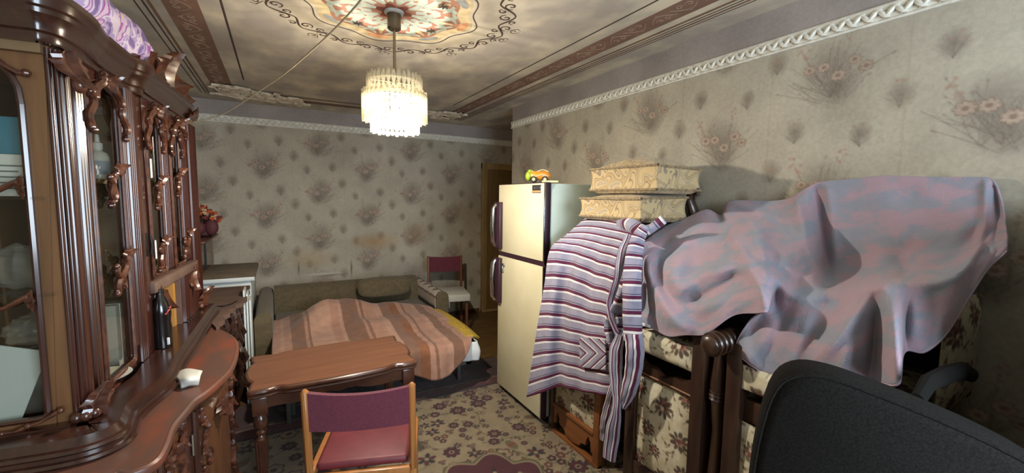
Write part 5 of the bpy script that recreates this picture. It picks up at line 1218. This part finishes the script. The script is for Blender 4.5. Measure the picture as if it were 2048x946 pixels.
TH = [
 [(1283, 490, 1.60), (1281, 515, 1.57), (1280, 540, 1.55), (1279, 570, 1.53), (1279, 598, 1.52), (1280, 625, 1.52), (1282, 652, 1.52)],
 [(1300, 474, 1.70), (1298, 502, 1.60), (1300, 535, 1.545), (1300, 568, 1.535), (1302, 600, 1.52), (1305, 630, 1.515), (1310, 660, 1.515)],
 [(1335, 450, 1.85), (1325, 488, 1.68), (1320, 525, 1.60), (1318, 560, 1.56), (1322, 595, 1.53), (1328, 630, 1.505), (1338, 668, 1.50)],
 [(1372, 436, 1.92), (1362, 474, 1.74), (1356, 512, 1.61), (1352, 552, 1.545), (1356, 595, 1.52), (1362, 634, 1.505), (1370, 671, 1.50)],
 [(1412, 419, 2.0), (1400, 460, 1.82), (1392, 505, 1.66), (1390, 550, 1.59), (1392, 595, 1.55), (1397, 635, 1.53), (1405, 670, 1.52)],
 [(1442, 430, 2.03), (1440, 462, 1.86), (1436, 500, 1.67), (1434, 540, 1.57), (1434, 580, 1.53), (1436, 618, 1.505), (1438, 650, 1.50)],
 [(1455, 404, 2.06), (1462, 446, 1.92), (1468, 488, 1.72), (1473, 528, 1.60), (1475, 565, 1.545), (1474, 600, 1.51), (1472, 630, 1.50)],
 [(1490, 401, 2.08), (1500, 440, 1.94), (1512, 480, 1.76), (1520, 515, 1.63), (1524, 550, 1.555), (1522, 588, 1.495), (1508, 622, 1.475)],
 [(1520, 402, 2.085), (1530, 442, 1.97), (1542, 485, 1.80), (1550, 522, 1.68), (1548, 560, 1.57), (1542, 596, 1.49), (1532, 622, 1.465)],
 [(1548, 402, 2.09), (1560, 445, 1.99), (1572, 490, 1.83), (1580, 530, 1.71), (1560, 574, 1.60), (1530, 612, 1.56), (1502, 640, 1.55)],
 [(1580, 396, 2.09), (1592, 440, 2.0), (1602, 488, 1.87), (1606, 535, 1.75), (1580, 590, 1.60), (1520, 640, 1.565), (1474, 690, 1.555)],
 [(1612, 376, 2.095), (1620, 430, 2.03), (1625, 482, 1.92), (1630, 535, 1.80), (1620, 600, 1.60), (1560, 665, 1.525), (1492, 725, 1.53)],
 [(1640, 364, 2.10), (1645, 420, 2.08), (1650, 480, 2.03), (1655, 540, 1.94), (1660, 604, 1.62), (1615, 685, 1.55), (1560, 760, 1.55)],
 [(1700, 358, 2.11), (1702, 418, 2.09), (1704, 478, 2.05), (1706, 536, 1.97), (1708, 596, 1.63), (1690, 680, 1.50), (1670, 768, 1.49)],
 [(1760, 352, 2.11), (1760, 410, 2.09), (1760, 470, 2.05), (1760, 530, 1.97), (1760, 577, 1.62), (1752, 670, 1.55), (1745, 766, 1.545)],
 [(1800, 352, 2.11), (1798, 410, 2.09), (1796, 470, 2.05), (1794, 528, 1.98), (1790, 573, 1.60), (1796, 665, 1.46), (1797, 766, 1.44)],
 [(1832, 353, 2.11), (1828, 410, 2.09), (1824, 470, 2.05), (1820, 526, 1.98), (1817, 574, 1.64), (1812, 640, 1.55), (1808, 706, 1.54)],
 [(1870, 354, 2.11), (1864, 410, 2.09), (1858, 468, 2.05), (1852, 522, 1.99), (1848, 572, 1.68), (1848, 640, 1.58), (1848, 705, 1.565)],
 [(1930, 354, 2.11), (1924, 408, 2.09), (1918, 460, 2.05), (1912, 510, 2.0), (1907, 560, 1.75), (1900, 615, 1.66), (1892, 664, 1.62)],
 [(1976, 355, 2.11), (1970, 398, 2.10), (1966, 440, 2.08), (1962, 478, 2.05), (1956, 514, 1.98), (1948, 550, 1.88), (1938, 596, 1.80)],
 [(1988, 362, 2.105), (1992, 398, 2.10), (1995, 430, 2.08), (1996, 458, 2.06), (1995, 485, 2.03), (1990, 506, 2.0), (1978, 536, 1.96)],
 [(1994, 372, 2.10), (2004, 402, 2.09), (2009, 430, 2.07), (2013, 455, 2.05), (2015, 475, 2.03), (2015, 490, 2.02), (2013, 500, 2.01)]]
ctl = np.array([[atx(*p) for p in c] for c in TH])
P = crom(crom(ctl, 260, 0), 110, 1)
U, V = np.meshgrid(np.linspace(0, 1, 260), np.linspace(0, 1, 110), indexing='ij')
# soft creases across the slack left part, small ripples elsewhere
sl = np.clip((.55-U)/.25, 0, 1)*.6
cre = .010*np.sin(26*U+9*V+2*np.sin(6*V))*sl+.006*wrinkle(U*3, V, 17, 10, 18)*2+.004*wrinkle(U*5, V*2, 19, 8, 22)
P[..., 0] -= cre*np.clip(V/.15, 0, 1)*.8; P[..., 2] += .6*cre*np.clip(V/.1, 0, 1)
def project(P):
    q = P-E0; z = q@_f; return np.stack([q@RIGHT/z*FPX+1024, q@DOWN/z*FPX+473], -1)
PXY = project(P); DIRS = P-E0; DIRS /= np.linalg.norm(DIRS, axis=-1)[..., None]; LIFT = np.zeros(U.shape)
def crease(pts, amp, w):
    pts = crom(np.array([(a, b, 0) for a, b in pts], float), 24)[:, :2]; D = np.full(U.shape, 1e9); S = np.zeros(U.shape)
    for k in range(23):
        a, b = pts[k], pts[k+1]; ab = b-a; t = np.clip(((PXY-a)@ab)/(ab@ab), 0, 1); d = np.linalg.norm(PXY-(a+t[..., None]*ab), axis=-1); m = d < D; D = np.where(m, d, D); S = np.where(m, (k+t)/23, S)
    LIFT[...] += amp*np.exp(-(D/w)**2)*np.sin(PI*np.clip(S*.9+.05, 0, 1))**.5
for pts_c, amp, w_c in (([(1286, 495), (1305, 560), (1340, 630), (1375, 664)], .035, 13), ([(1300, 505), (1330, 575), (1375, 625)], -.03, 14), ([(1288, 540), (1290, 600), (1310, 655)], -.02, 12),
        ([(1360, 590), (1400, 555), (1455, 535), (1492, 535)], .03, 13), ([(1372, 592), (1392, 600), (1430, 580), (1475, 556)], -.035, 13), ([(1400, 620), (1440, 600), (1480, 570)], .02, 14),
        ([(1290, 488), (1400, 474), (1470, 477), (1495, 520), (1540, 552), (1590, 590), (1640, 590)], .032, 14), ([(1330, 500), (1410, 498), (1450, 505)], -.02, 14), ([(1480, 470), (1510, 510), (1540, 535), (1590, 560)], -.03, 12),
        ([(1330, 462), (1400, 450), (1480, 452), (1550, 470)], .02, 11), ([(1340, 474), (1420, 465), (1500, 470)], -.018, 10), ([(1455, 402), (1500, 418), (1565, 440)], .018, 9), ([(1460, 418), (1510, 432), (1560, 450)], -.015, 9),
        ([(1495, 538), (1520, 575), (1531, 618)], .035, 10), ([(1545, 560), (1550, 590), (1556, 630)], -.035, 12), ([(1590, 395), (1600, 430), (1612, 475)], .03, 12), ([(1632, 370), (1643, 440), (1650, 520), (1662, 568)], -.05, 14), ([(1655, 380), (1664, 450), (1672, 520)], .015, 9),
        ([(1640, 592), (1700, 583), (1762, 572), (1800, 568)], .045, 13), ([(1800, 570), (1870, 564), (1925, 540), (1955, 505)], .04, 14), ([(1660, 572), (1740, 553), (1850, 545), (1920, 520)], -.03, 16),
        ([(1765, 578), (1785, 640), (1797, 757)], .034, 14), ([(1738, 582), (1705, 640), (1640, 715)], .035, 14), ([(1756, 610), (1750, 680), (1742, 750)], -.04, 14), ([(1812, 600), (1808, 650), (1803, 700)], -.04, 12), ([(1700, 690), (1690, 730), (1686, 765)], .02, 12), ([(1580, 610), (1560, 660), (1530, 720)], -.03, 16), ([(1620, 640), (1600, 690), (1570, 740)], .025, 14), ([(1490, 660), (1490, 700), (1510, 735)], .02, 12),
        ([(1972, 360), (1968, 450), (1940, 535)], .02, 9), ([(1990, 375), (1996, 430), (1990, 490)], -.02, 8), ([(1870, 590), (1860, 640), (1850, 690)], -.015, 14)):
    crease(pts_c, amp, w_c)
P -= DIRS*LIFT[..., None]*np.clip(V/.04, 0, 1)[..., None]
hemz = .006*np.sin(np.linspace(0, 50, 260)); P[..., 2] += hemz[:, None]*V**6
P[..., 0] = np.minimum(P[..., 0], 2.125)
throw = grid('throw_cloth', P, throw_mat(), uv=np.stack([U*1.25, V], -1), thick=.005)
tag(throw, 'faded lavender and blue-grey throw draped over the stacked armchairs', 'throw')
MB().tube(P[:, -1], .0035, 5).build('hem', mat('throw_hem', lin(170, 150, 166), rough=.9), throw)
tagp = atx(1291, 650, 1.508); MB().box((tagp[0]-.002, tagp[1]-.03, tagp[2]-.006), (tagp[0], tagp[1]+.02, tagp[2]+.007), .001).build('care_label', m_white, throw)

# ------------------------------------------------------------------ striped robe hung over the armchair
S_gr, S_bu, S_wh, S_dk = (150, 148, 168), (92, 34, 66), (226, 222, 222), (74, 62, 92)
m_robe = cloth_mat('striped_terry', [(0, S_gr), (.38, S_dk), (.43, S_gr), (.52, S_bu), (.75, S_wh), (.89, S_gr)], 'v', bump=.8)
m_robeu = cloth_mat('striped_terry_lengthwise', [(0, S_gr), (.18, S_bu), (.36, S_wh), (.48, S_dk), (.54, S_gr), (.78, S_bu), (.9, S_wh), (.97, S_gr)], 'u', bump=.8)
RB = [
 [(1172, 437, 1.66), (1135, 470, 1.57), (1103, 500, 1.49), (1091, 570, 1.455), (1079, 640, 1.44), (1067, 715, 1.42), (1054, 792, 1.40)],
 [(1178, 436, 1.66), (1145, 470, 1.565), (1118, 502, 1.48), (1108, 572, 1.45), (1100, 642, 1.435), (1094, 712, 1.425), (1086, 782, 1.415)],
 [(1187, 436, 1.66), (1162, 470, 1.58), (1142, 506, 1.525), (1130, 575, 1.50), (1123, 645, 1.49), (1120, 710, 1.485), (1119, 770, 1.48)],
 [(1200, 436, 1.65), (1182, 472, 1.57), (1166, 512, 1.515), (1152, 580, 1.485), (1146, 650, 1.47), (1143, 714, 1.465), (1142, 776, 1.46)],
 [(1215, 436, 1.64), (1202, 475, 1.575), (1190, 520, 1.525), (1178, 590, 1.50), (1172, 655, 1.485), (1169, 720, 1.48), (1168, 781, 1.475)],
 [(1235, 438, 1.63), (1222, 478, 1.565), (1212, 525, 1.515), (1203, 595, 1.48), (1197, 658, 1.465), (1194, 723, 1.46), (1193, 785, 1.455)],
 [(1255, 440, 1.62), (1242, 482, 1.565), (1233, 530, 1.52), (1227, 600, 1.495), (1222, 660, 1.485), (1220, 725, 1.475), (1219, 788, 1.47)],
 [(1278, 441, 1.62), (1264, 490, 1.57), (1255, 540, 1.53), (1250, 600, 1.51), (1246, 662, 1.50), (1243, 725, 1.495), (1241, 786, 1.49)]]
ctl = np.array([[atx(*p) for p in c] for c in RB]); P = crom(crom(ctl, 130, 0), 150, 1)
U, V = np.meshgrid(np.linspace(0, 1, 130), np.linspace(0, 1, 150), indexing='ij')
P[..., 0] -= .008*np.sin(30*U+3*V)*np.clip(V*3, 0, 1)*.6+.006*wrinkle(U, V, 23, 8, 20)
robe = grid('striped_robe', P, m_robe, uv=np.stack([U, V*16.5+.12*np.sin(5*U)+.1], -1), thick=.012)
tag(robe, 'grey terry robe with burgundy and white stripes hung over the armchair by the refrigerator', 'robe')
MB().tube(P[:, -1], .008, 6).build('hem', mat('robe_hem', lin(*S_bu), rough=.9), robe)
def sleeve(name, path, w, th, m, nseg=24, n=70, uscale=1., vscale=6., twist=0., seed=1):
    C_ = crom(np.array([atx(*p) for p in path]), n); w = crom(np.array(w, float), n); T = np.gradient(C_, axis=0); T /= np.linalg.norm(T, axis=1)[:, None]
    Q = np.zeros((nseg, n, 3)); uvs = np.zeros((nseg, n, 2)); ref = np.array([-.85, -.5, 0]); ref /= np.linalg.norm(ref)
    for i in range(n):
        s = np.cross(T[i], ref); s /= np.linalg.norm(s); f = np.cross(s, T[i]); tw = twist*i/n
        for k in range(nseg):
            t = 2*PI*k/nseg; a, b = math.cos(t), math.sin(t); x, y = w[i]*a, th*b*(1+.25*math.cos(2*t+i*.2))
            x, y = x*math.cos(tw)-y*math.sin(tw), x*math.sin(tw)+y*math.cos(tw)
            Q[k, i] = C_[i]+s*x+f*y; uvs[k, i] = ((a+1)*.5*uscale, i/n*vscale)
    Q += .0012*np.sin(np.arange(n)*.6+seed)[None, :, None]*np.array([1., 0, 0])
    o = grid(name, Q, m, uv=uvs, closed_u=True, parent=robe)
    return o
sleeve('sleeve', [(1292, 452, 1.56), (1276, 478, 1.53), (1268, 515, 1.49), (1264, 565, 1.455), (1264, 620, 1.445), (1266, 682, 1.44)], [.02, .035, .042, .045, .045, .045], .022, m_robe, vscale=9.5, seed=2)
sleeve('sleeve_cuff', [(1267, 668, 1.437), (1270, 700, 1.435), (1266, 745, 1.435), (1256, 785, 1.44), (1247, 812, 1.445)], [.045, .044, .040, .034, .016], .022, m_robeu, uscale=1.0, seed=3)
sleeve('belt_end', [(1242, 668, 1.43), (1232, 705, 1.425), (1232, 760, 1.42), (1234, 810, 1.42), (1226, 860, 1.42), (1218, 918, 1.42)], [.02, .034, .030, .022, .036, .034], .016, m_robeu, uscale=1.2, seed=4)
sleeve('belt_end', [(1240, 730, 1.45), (1222, 790, 1.44), (1210, 840, 1.435), (1206, 880, 1.435)], [.018, .02, .022, .016], .012, m_robeu, uscale=1.0, seed=9)
sleeve('lapel', [(1262, 470, 1.53), (1246, 510, 1.49), (1236, 560, 1.465), (1222, 605, 1.455), (1226, 645, 1.45), (1242, 680, 1.44)], [.026, .03, .024, .026, .024, .02], .016, m_robeu, uscale=1.2, twist=2.2, seed=5)
sleeve('lapel', [(1252, 545, 1.47), (1238, 600, 1.455), (1216, 650, 1.455), (1226, 700, 1.45)], [.016, .022, .022, .014], .014, m_robe, vscale=5, twist=1.2, seed=6)
sleeve('shoulder', [(1238, 447, 1.61), (1262, 450, 1.585), (1282, 462, 1.57), (1300, 458, 1.58), (1328, 438, 1.62)], [.022, .036, .034, .026, .02], .022, m_robe, vscale=4, twist=.8, seed=7)
# patch pocket with chevron stripes
pk = np.array([[atx(*p) for p in r_] for r_ in (((1160, 676, 1.455), (1160, 706, 1.452), (1163, 734, 1.45)), ((1186, 676, 1.452), (1186, 706, 1.446), (1187, 738, 1.446)), ((1211, 680, 1.45), (1212, 708, 1.446), (1212, 740, 1.446)))])
P = crom(crom(pk, 40, 0), 40, 1); U, V = np.meshgrid(np.linspace(0, 1, 40), np.linspace(0, 1, 40), indexing='ij')
grid('pocket', P, m_robe, uv=np.stack([U, (U+np.abs(V-.5)*1.3)*2.6], -1), thick=.006, parent=robe)

# ------------------------------------------------------------------ dark grey upholstered chair close by
m_office = mat('dark_grey_upholstery', lin(14, 13, 12), lin(27, 25, 23), scale=260, rough=.95, bump=.25, bscale=900, spec=.15, detail=2)
oc = thing('office_chair', 'dark grey upholstered chair with a broad rounded back, close to the wall', 'chair', (1.12, .22, 0))
p0 = np.array([.985, .50, 0]); p1 = np.array([1.235, .07, 0]); ed = (p1-p0)/np.linalg.norm(p1-p0); nn = np.array([ed[1], -ed[0], 0]); nn = nn if nn @ np.array([-.7, -.3, 0]) > 0 else -nn
Wd = np.linalg.norm(p1-p0)
def backshape(k):
    """outline of the backrest in (along, z)"""
    out = [(-.03+.0*k, .55), (-.05, .80), (-.045, .98), (-.02, 1.13), (.02, 1.185), (.08, 1.195), (.16, 1.18), (.24, 1.158), (.32, 1.13), (.39, 1.095), (.44, 1.05), (.475, .97), (.485, .80), (.47, .55)]
    return crom(np.array([(a, b, 0) for a, b in out]), 50)[:, :2]
sh = backshape(0); c0 = np.array([.23, .86]); mb = MB(); V = []; layers = [(-.055, .90), (-.05, .965), (-.03, .995), (0, 1.0), (.03, .995), (.05, .965), (.055, .9)]
for d, s in layers:
    for a, z in sh: q = c0+(np.array([a, z])-c0)*s; p = p0+ed*q[0]+nn*(d-.03*((q[0]-.23)/.27)**2); V.append((p[0], p[1], q[1]))
n = 50; F = []
for i in range(len(layers)-1): F += [(i*n+k, i*n+(k+1) % n, (i+1)*n+(k+1) % n, (i+1)*n+k) for k in range(n)]
mb.add(V, F)
for li, d in ((0, -.062), (len(layers)-1, .066)):
    o_ = len(mb.v); p = p0+ed*.23+nn*d; mb.v.append((p[0], p[1], .86)); base = li*n
    inner = [tuple(np.array(mb.v[base+k])*.5+np.array(mb.v[o_])*.5) for k in range(n)]; ib = len(mb.v); mb.v += inner
    mb.f += [(base+k, base+(k+1) % n, ib+(k+1) % n, ib+k) for k in range(n)]+[(ib+k, ib+(k+1) % n, o_) for k in range(n)]
back = wb(mb, 'backrest', m_office, oc, sharp=70)
pp = [p0+ed*a+nn*(.048-.03*((a-.23)/.27)**2)+np.array([0, 0, z]) for a, z in (c0+(sh-c0)*.972)]
MB().tube(pp, .0045, 6).build('piping', m_office, back)
ctr = p0+ed*.23-nn*.25
st = MB().box((-.22, -.16, .42), (.22, .18, .54), .05, seg=3).xf(Matrix.Translation((ctr[0], ctr[1], 0))@Matrix.Rotation(math.atan2(ed[1], ed[0]), 4, 'Z')); wb(st, 'seat', m_office, oc)
wb(MB().tube([p0+ed*.23-nn*.08+np.array([0, 0, .48]), p0+ed*.23+nn*.05+np.array([0, 0, .55]), p0+ed*.23+nn*.06+np.array([0, 0, .75])], .02, 8), 'back_bracket', m_darkm, oc)
m_armp = mat('grey_arm_pad', lin(16, 15, 13), rough=.95, spec=.2)
wb(MB().tube([atx(1835, 800, 1.34), atx(1856, 766, 1.40), atx(1890, 750, 1.48), atx(1925, 741, 1.56), atx(1945, 752, 1.59)], [.02, .024, .026, .024, .018], 10, sq=.7), 'armrest', m_armp, oc)
wb(MB().lathe([(.03, .08), (.03, .42)], (ctr[0], ctr[1], 0), 14), 'gas_column', m_darkm, oc)
for k in range(5):
    a = 2*PI*k/5; e_ = (ctr[0]+.22*math.cos(a), ctr[1]+.22*math.sin(a)); wb(MB().beam((ctr[0], ctr[1], .09), (e_[0], e_[1], .07), .045, .035), 'base_arm', m_darkm, oc)
    wb(MB().lathe([(.001, -.012), (.02, -.012), (.026, -.006), (.026, .006), (.02, .012), (.001, .012)], seg=14).xf(Matrix.Translation((e_[0], e_[1], .028))@Matrix.Rotation(PI/2, 4, 'X')), 'caster', m_blk, oc)

# plain dresser out of view, added to shade the wall beside the throw
dr = thing('occluder', 'plain dark wooden dresser out of view, added to shade the papered wall', 'occluder', (1.86, -.3, 0))
wb(MB().box((1.42, -.62, .06), (2.13, .17, 1.56), .006), 'occluder_body', m_arm, dr); wb(MB().box((1.40, -.64, 1.56), (2.14, .19, 1.585), .006), 'occluder_top', m_arm, dr)
for k in range(5): f_ = wb(MB().box((1.402, -.60, .12+.28*k), (1.422, .15, .39+.28*k), .006), 'occluder_drawer', m_arm, dr); wb(MB().ball((1.395, -.26, (.255+.28*k)), .016, 10, 8), 'occluder_knob', m_brass, f_)
wb(MB().box((1.44, -.60, 0), (2.11, .15, .06)), 'plinth', m_darkm, dr)

# ------------------------------------------------------------------ chandelier with its lamp
def prismmat():
    m = bpy.data.materials.new('pearly_plastic'); m.use_nodes = True; nt = m.node_tree; N = nt.nodes; L = nt.links; N.clear(); o = N.new('ShaderNodeOutputMaterial')
    t = N.new('ShaderNodeBsdfTransparent'); t.inputs[0].default_value = (.95, .92, .85, 1); tl = N.new('ShaderNodeBsdfTranslucent'); tl.inputs[0].default_value = (.26, .245, .19, 1)
    d = N.new('ShaderNodeBsdfDiffuse'); d.inputs[0].default_value = (.34, .32, .26, 1); g = N.new('ShaderNodeBsdfGlossy'); g.inputs[1].default_value = .15
    m1 = N.new('ShaderNodeMixShader'); m1.inputs[0].default_value = .4; L.new(tl.outputs[0], m1.inputs[1]); L.new(d.outputs[0], m1.inputs[2])
    m2 = N.new('ShaderNodeMixShader'); m2.inputs[0].default_value = .42; L.new(t.outputs[0], m2.inputs[1]); L.new(m1.outputs[0], m2.inputs[2])
    m3 = N.new('ShaderNodeMixShader'); m3.inputs[0].default_value = .08; L.new(m2.outputs[0], m3.inputs[1]); L.new(g.outputs[0], m3.inputs[2]); L.new(m3.outputs[0], o.inputs[0]); return m
m_prism = prismmat()
LX, LY = .546, 2.231
ld = thing('chandelier', 'lit tiered plastic prism chandelier hanging from a rod at the painted ceiling medallion', 'lamp', (LX, LY, ZC))
def zz(z): return z-ZC
MB().lathe([(.001, -.002), (.034, -.002), (.034, -.085), (.028, -.092), (.001, -.094)], seg=24).build('ceiling_cup', mat('tarnished_cup', lin(96, 84, 68), rough=.35, metal=.7), ld)
MB().lathe([(.030, -.001), (.05, -.003), (.048, -.012), (.036, -.016)], seg=20).build('cup_collar', m_bluegr, ld)
MB().tube([(0, 0, -.09), (0, 0, -.2), (0, 0, zz(2.03))], .007, 10).build('rod', mat('brass_rod', lin(132, 116, 88), rough=.35, metal=.8), ld)
def prism_strip(h, lobes, w, th):
    """one pearly strip: a chain of rounded lobes hanging down"""
    n = lobes*6; prof = []
    for i in range(n+1):
        q = i/n*lobes; f = q-math.floor(q) if i < n else 1.; prof.append((-h*i/n, w*(.42+.60*math.sin(PI*min(max(f, 0), 1))**.6)))
    V = []; F = []
    for z, ww in prof:
        for k in range(6):
            t = 2*PI*k/6; V.append((th*math.cos(t), ww/2*math.sin(t), z))
    for i in range(n): F += [(i*6+k, i*6+(k+1) % 6, (i+1)*6+(k+1) % 6, (i+1)*6+k) for k in range(6)]
    F += [tuple(range(6)), tuple(n*6+k for k in range(6))]
    return MB().add(V, F)
first = {}
for nm, r, z0, z1, lob, cnt in (('top', .134, 2.168, 2.045, 2, 34), ('mid', .158, 2.085, 1.935, 4, 40), ('low', .118, 1.965, 1.880, 3, 30)):
    MB().tube([(r*.93*math.cos(a), r*.93*math.sin(a), zz(z0-.03)) for a in np.linspace(0, 2*PI, 33)], .004, 6, cap=False).build('tier_ring', m_brass, ld)
    sp_ = MB()
    for k in range(4): a = k*PI/2; sp_.tube([(0, 0, zz(z0-.03)), (r*.93*math.cos(a), r*.93*math.sin(a), zz(z0-.03))], .003, 6)
    sp_.build('ring_spokes', m_brass, ld)
    me = prism_strip(z0-z1, lob, 2*PI*r/cnt*1.02, .006).build('prism_strip', m_prism, ld)
    for k in range(cnt):
        o = me if k == 0 else copy(me, ld); a = 2*PI*k/cnt; o.location = (r*math.cos(a), r*math.sin(a), zz(z0)+(.006 if k % 2 else 0)); o.rotation_euler = (0, 0, a)
MB().lathe([(.001, .0), (.018, .0), (.018, -.05), (.014, -.055)], (0, 0, zz(2.06)), 16).build('socket', m_white, ld)
m_bulb = mat('glowing_bulb', (1, .85, .6, 1), emit=((1.0, .80, .50, 1), 90.))
MB().lathe([(.001, -.055), (.014, -.055), (.03, -.085), (.032, -.105), (.022, -.128), (.001, -.135)], (0, 0, zz(2.06)), 18).build('bulb', m_bulb, ld)
pl_ = bpy.data.lights.new('bulb_light', 'POINT'); pl_.energy = LAMP_POWER; pl_.color = LAMP_COLOR; pl_.shadow_soft_size = .03
po = bpy.data.objects.new('bulb_light', pl_); COL.objects.link(po); po.location = (LX, LY, 1.90)

# ------------------------------------------------------------------ slack cord across the room
cpts = [atx(385, 246, -.40), np.array([-.268, 3.051, 2.028]), np.array([-.10, 2.755, 2.098]), np.array([.09, 2.219, 2.148]), np.array([.271, 1.448, 2.20]), np.array([.36, .6, 2.27])]
cpts[0] = np.array([-.435, 3.20, 1.985]); P = crom(np.array(cpts), 50)
rest('hanging_cord', MB().tube(P, .0035, 6), mat('twine', lin(176, 164, 136), rough=.9), 'slack pale twine strung across the room from the cabinet crown', 'cord')
# TAIL
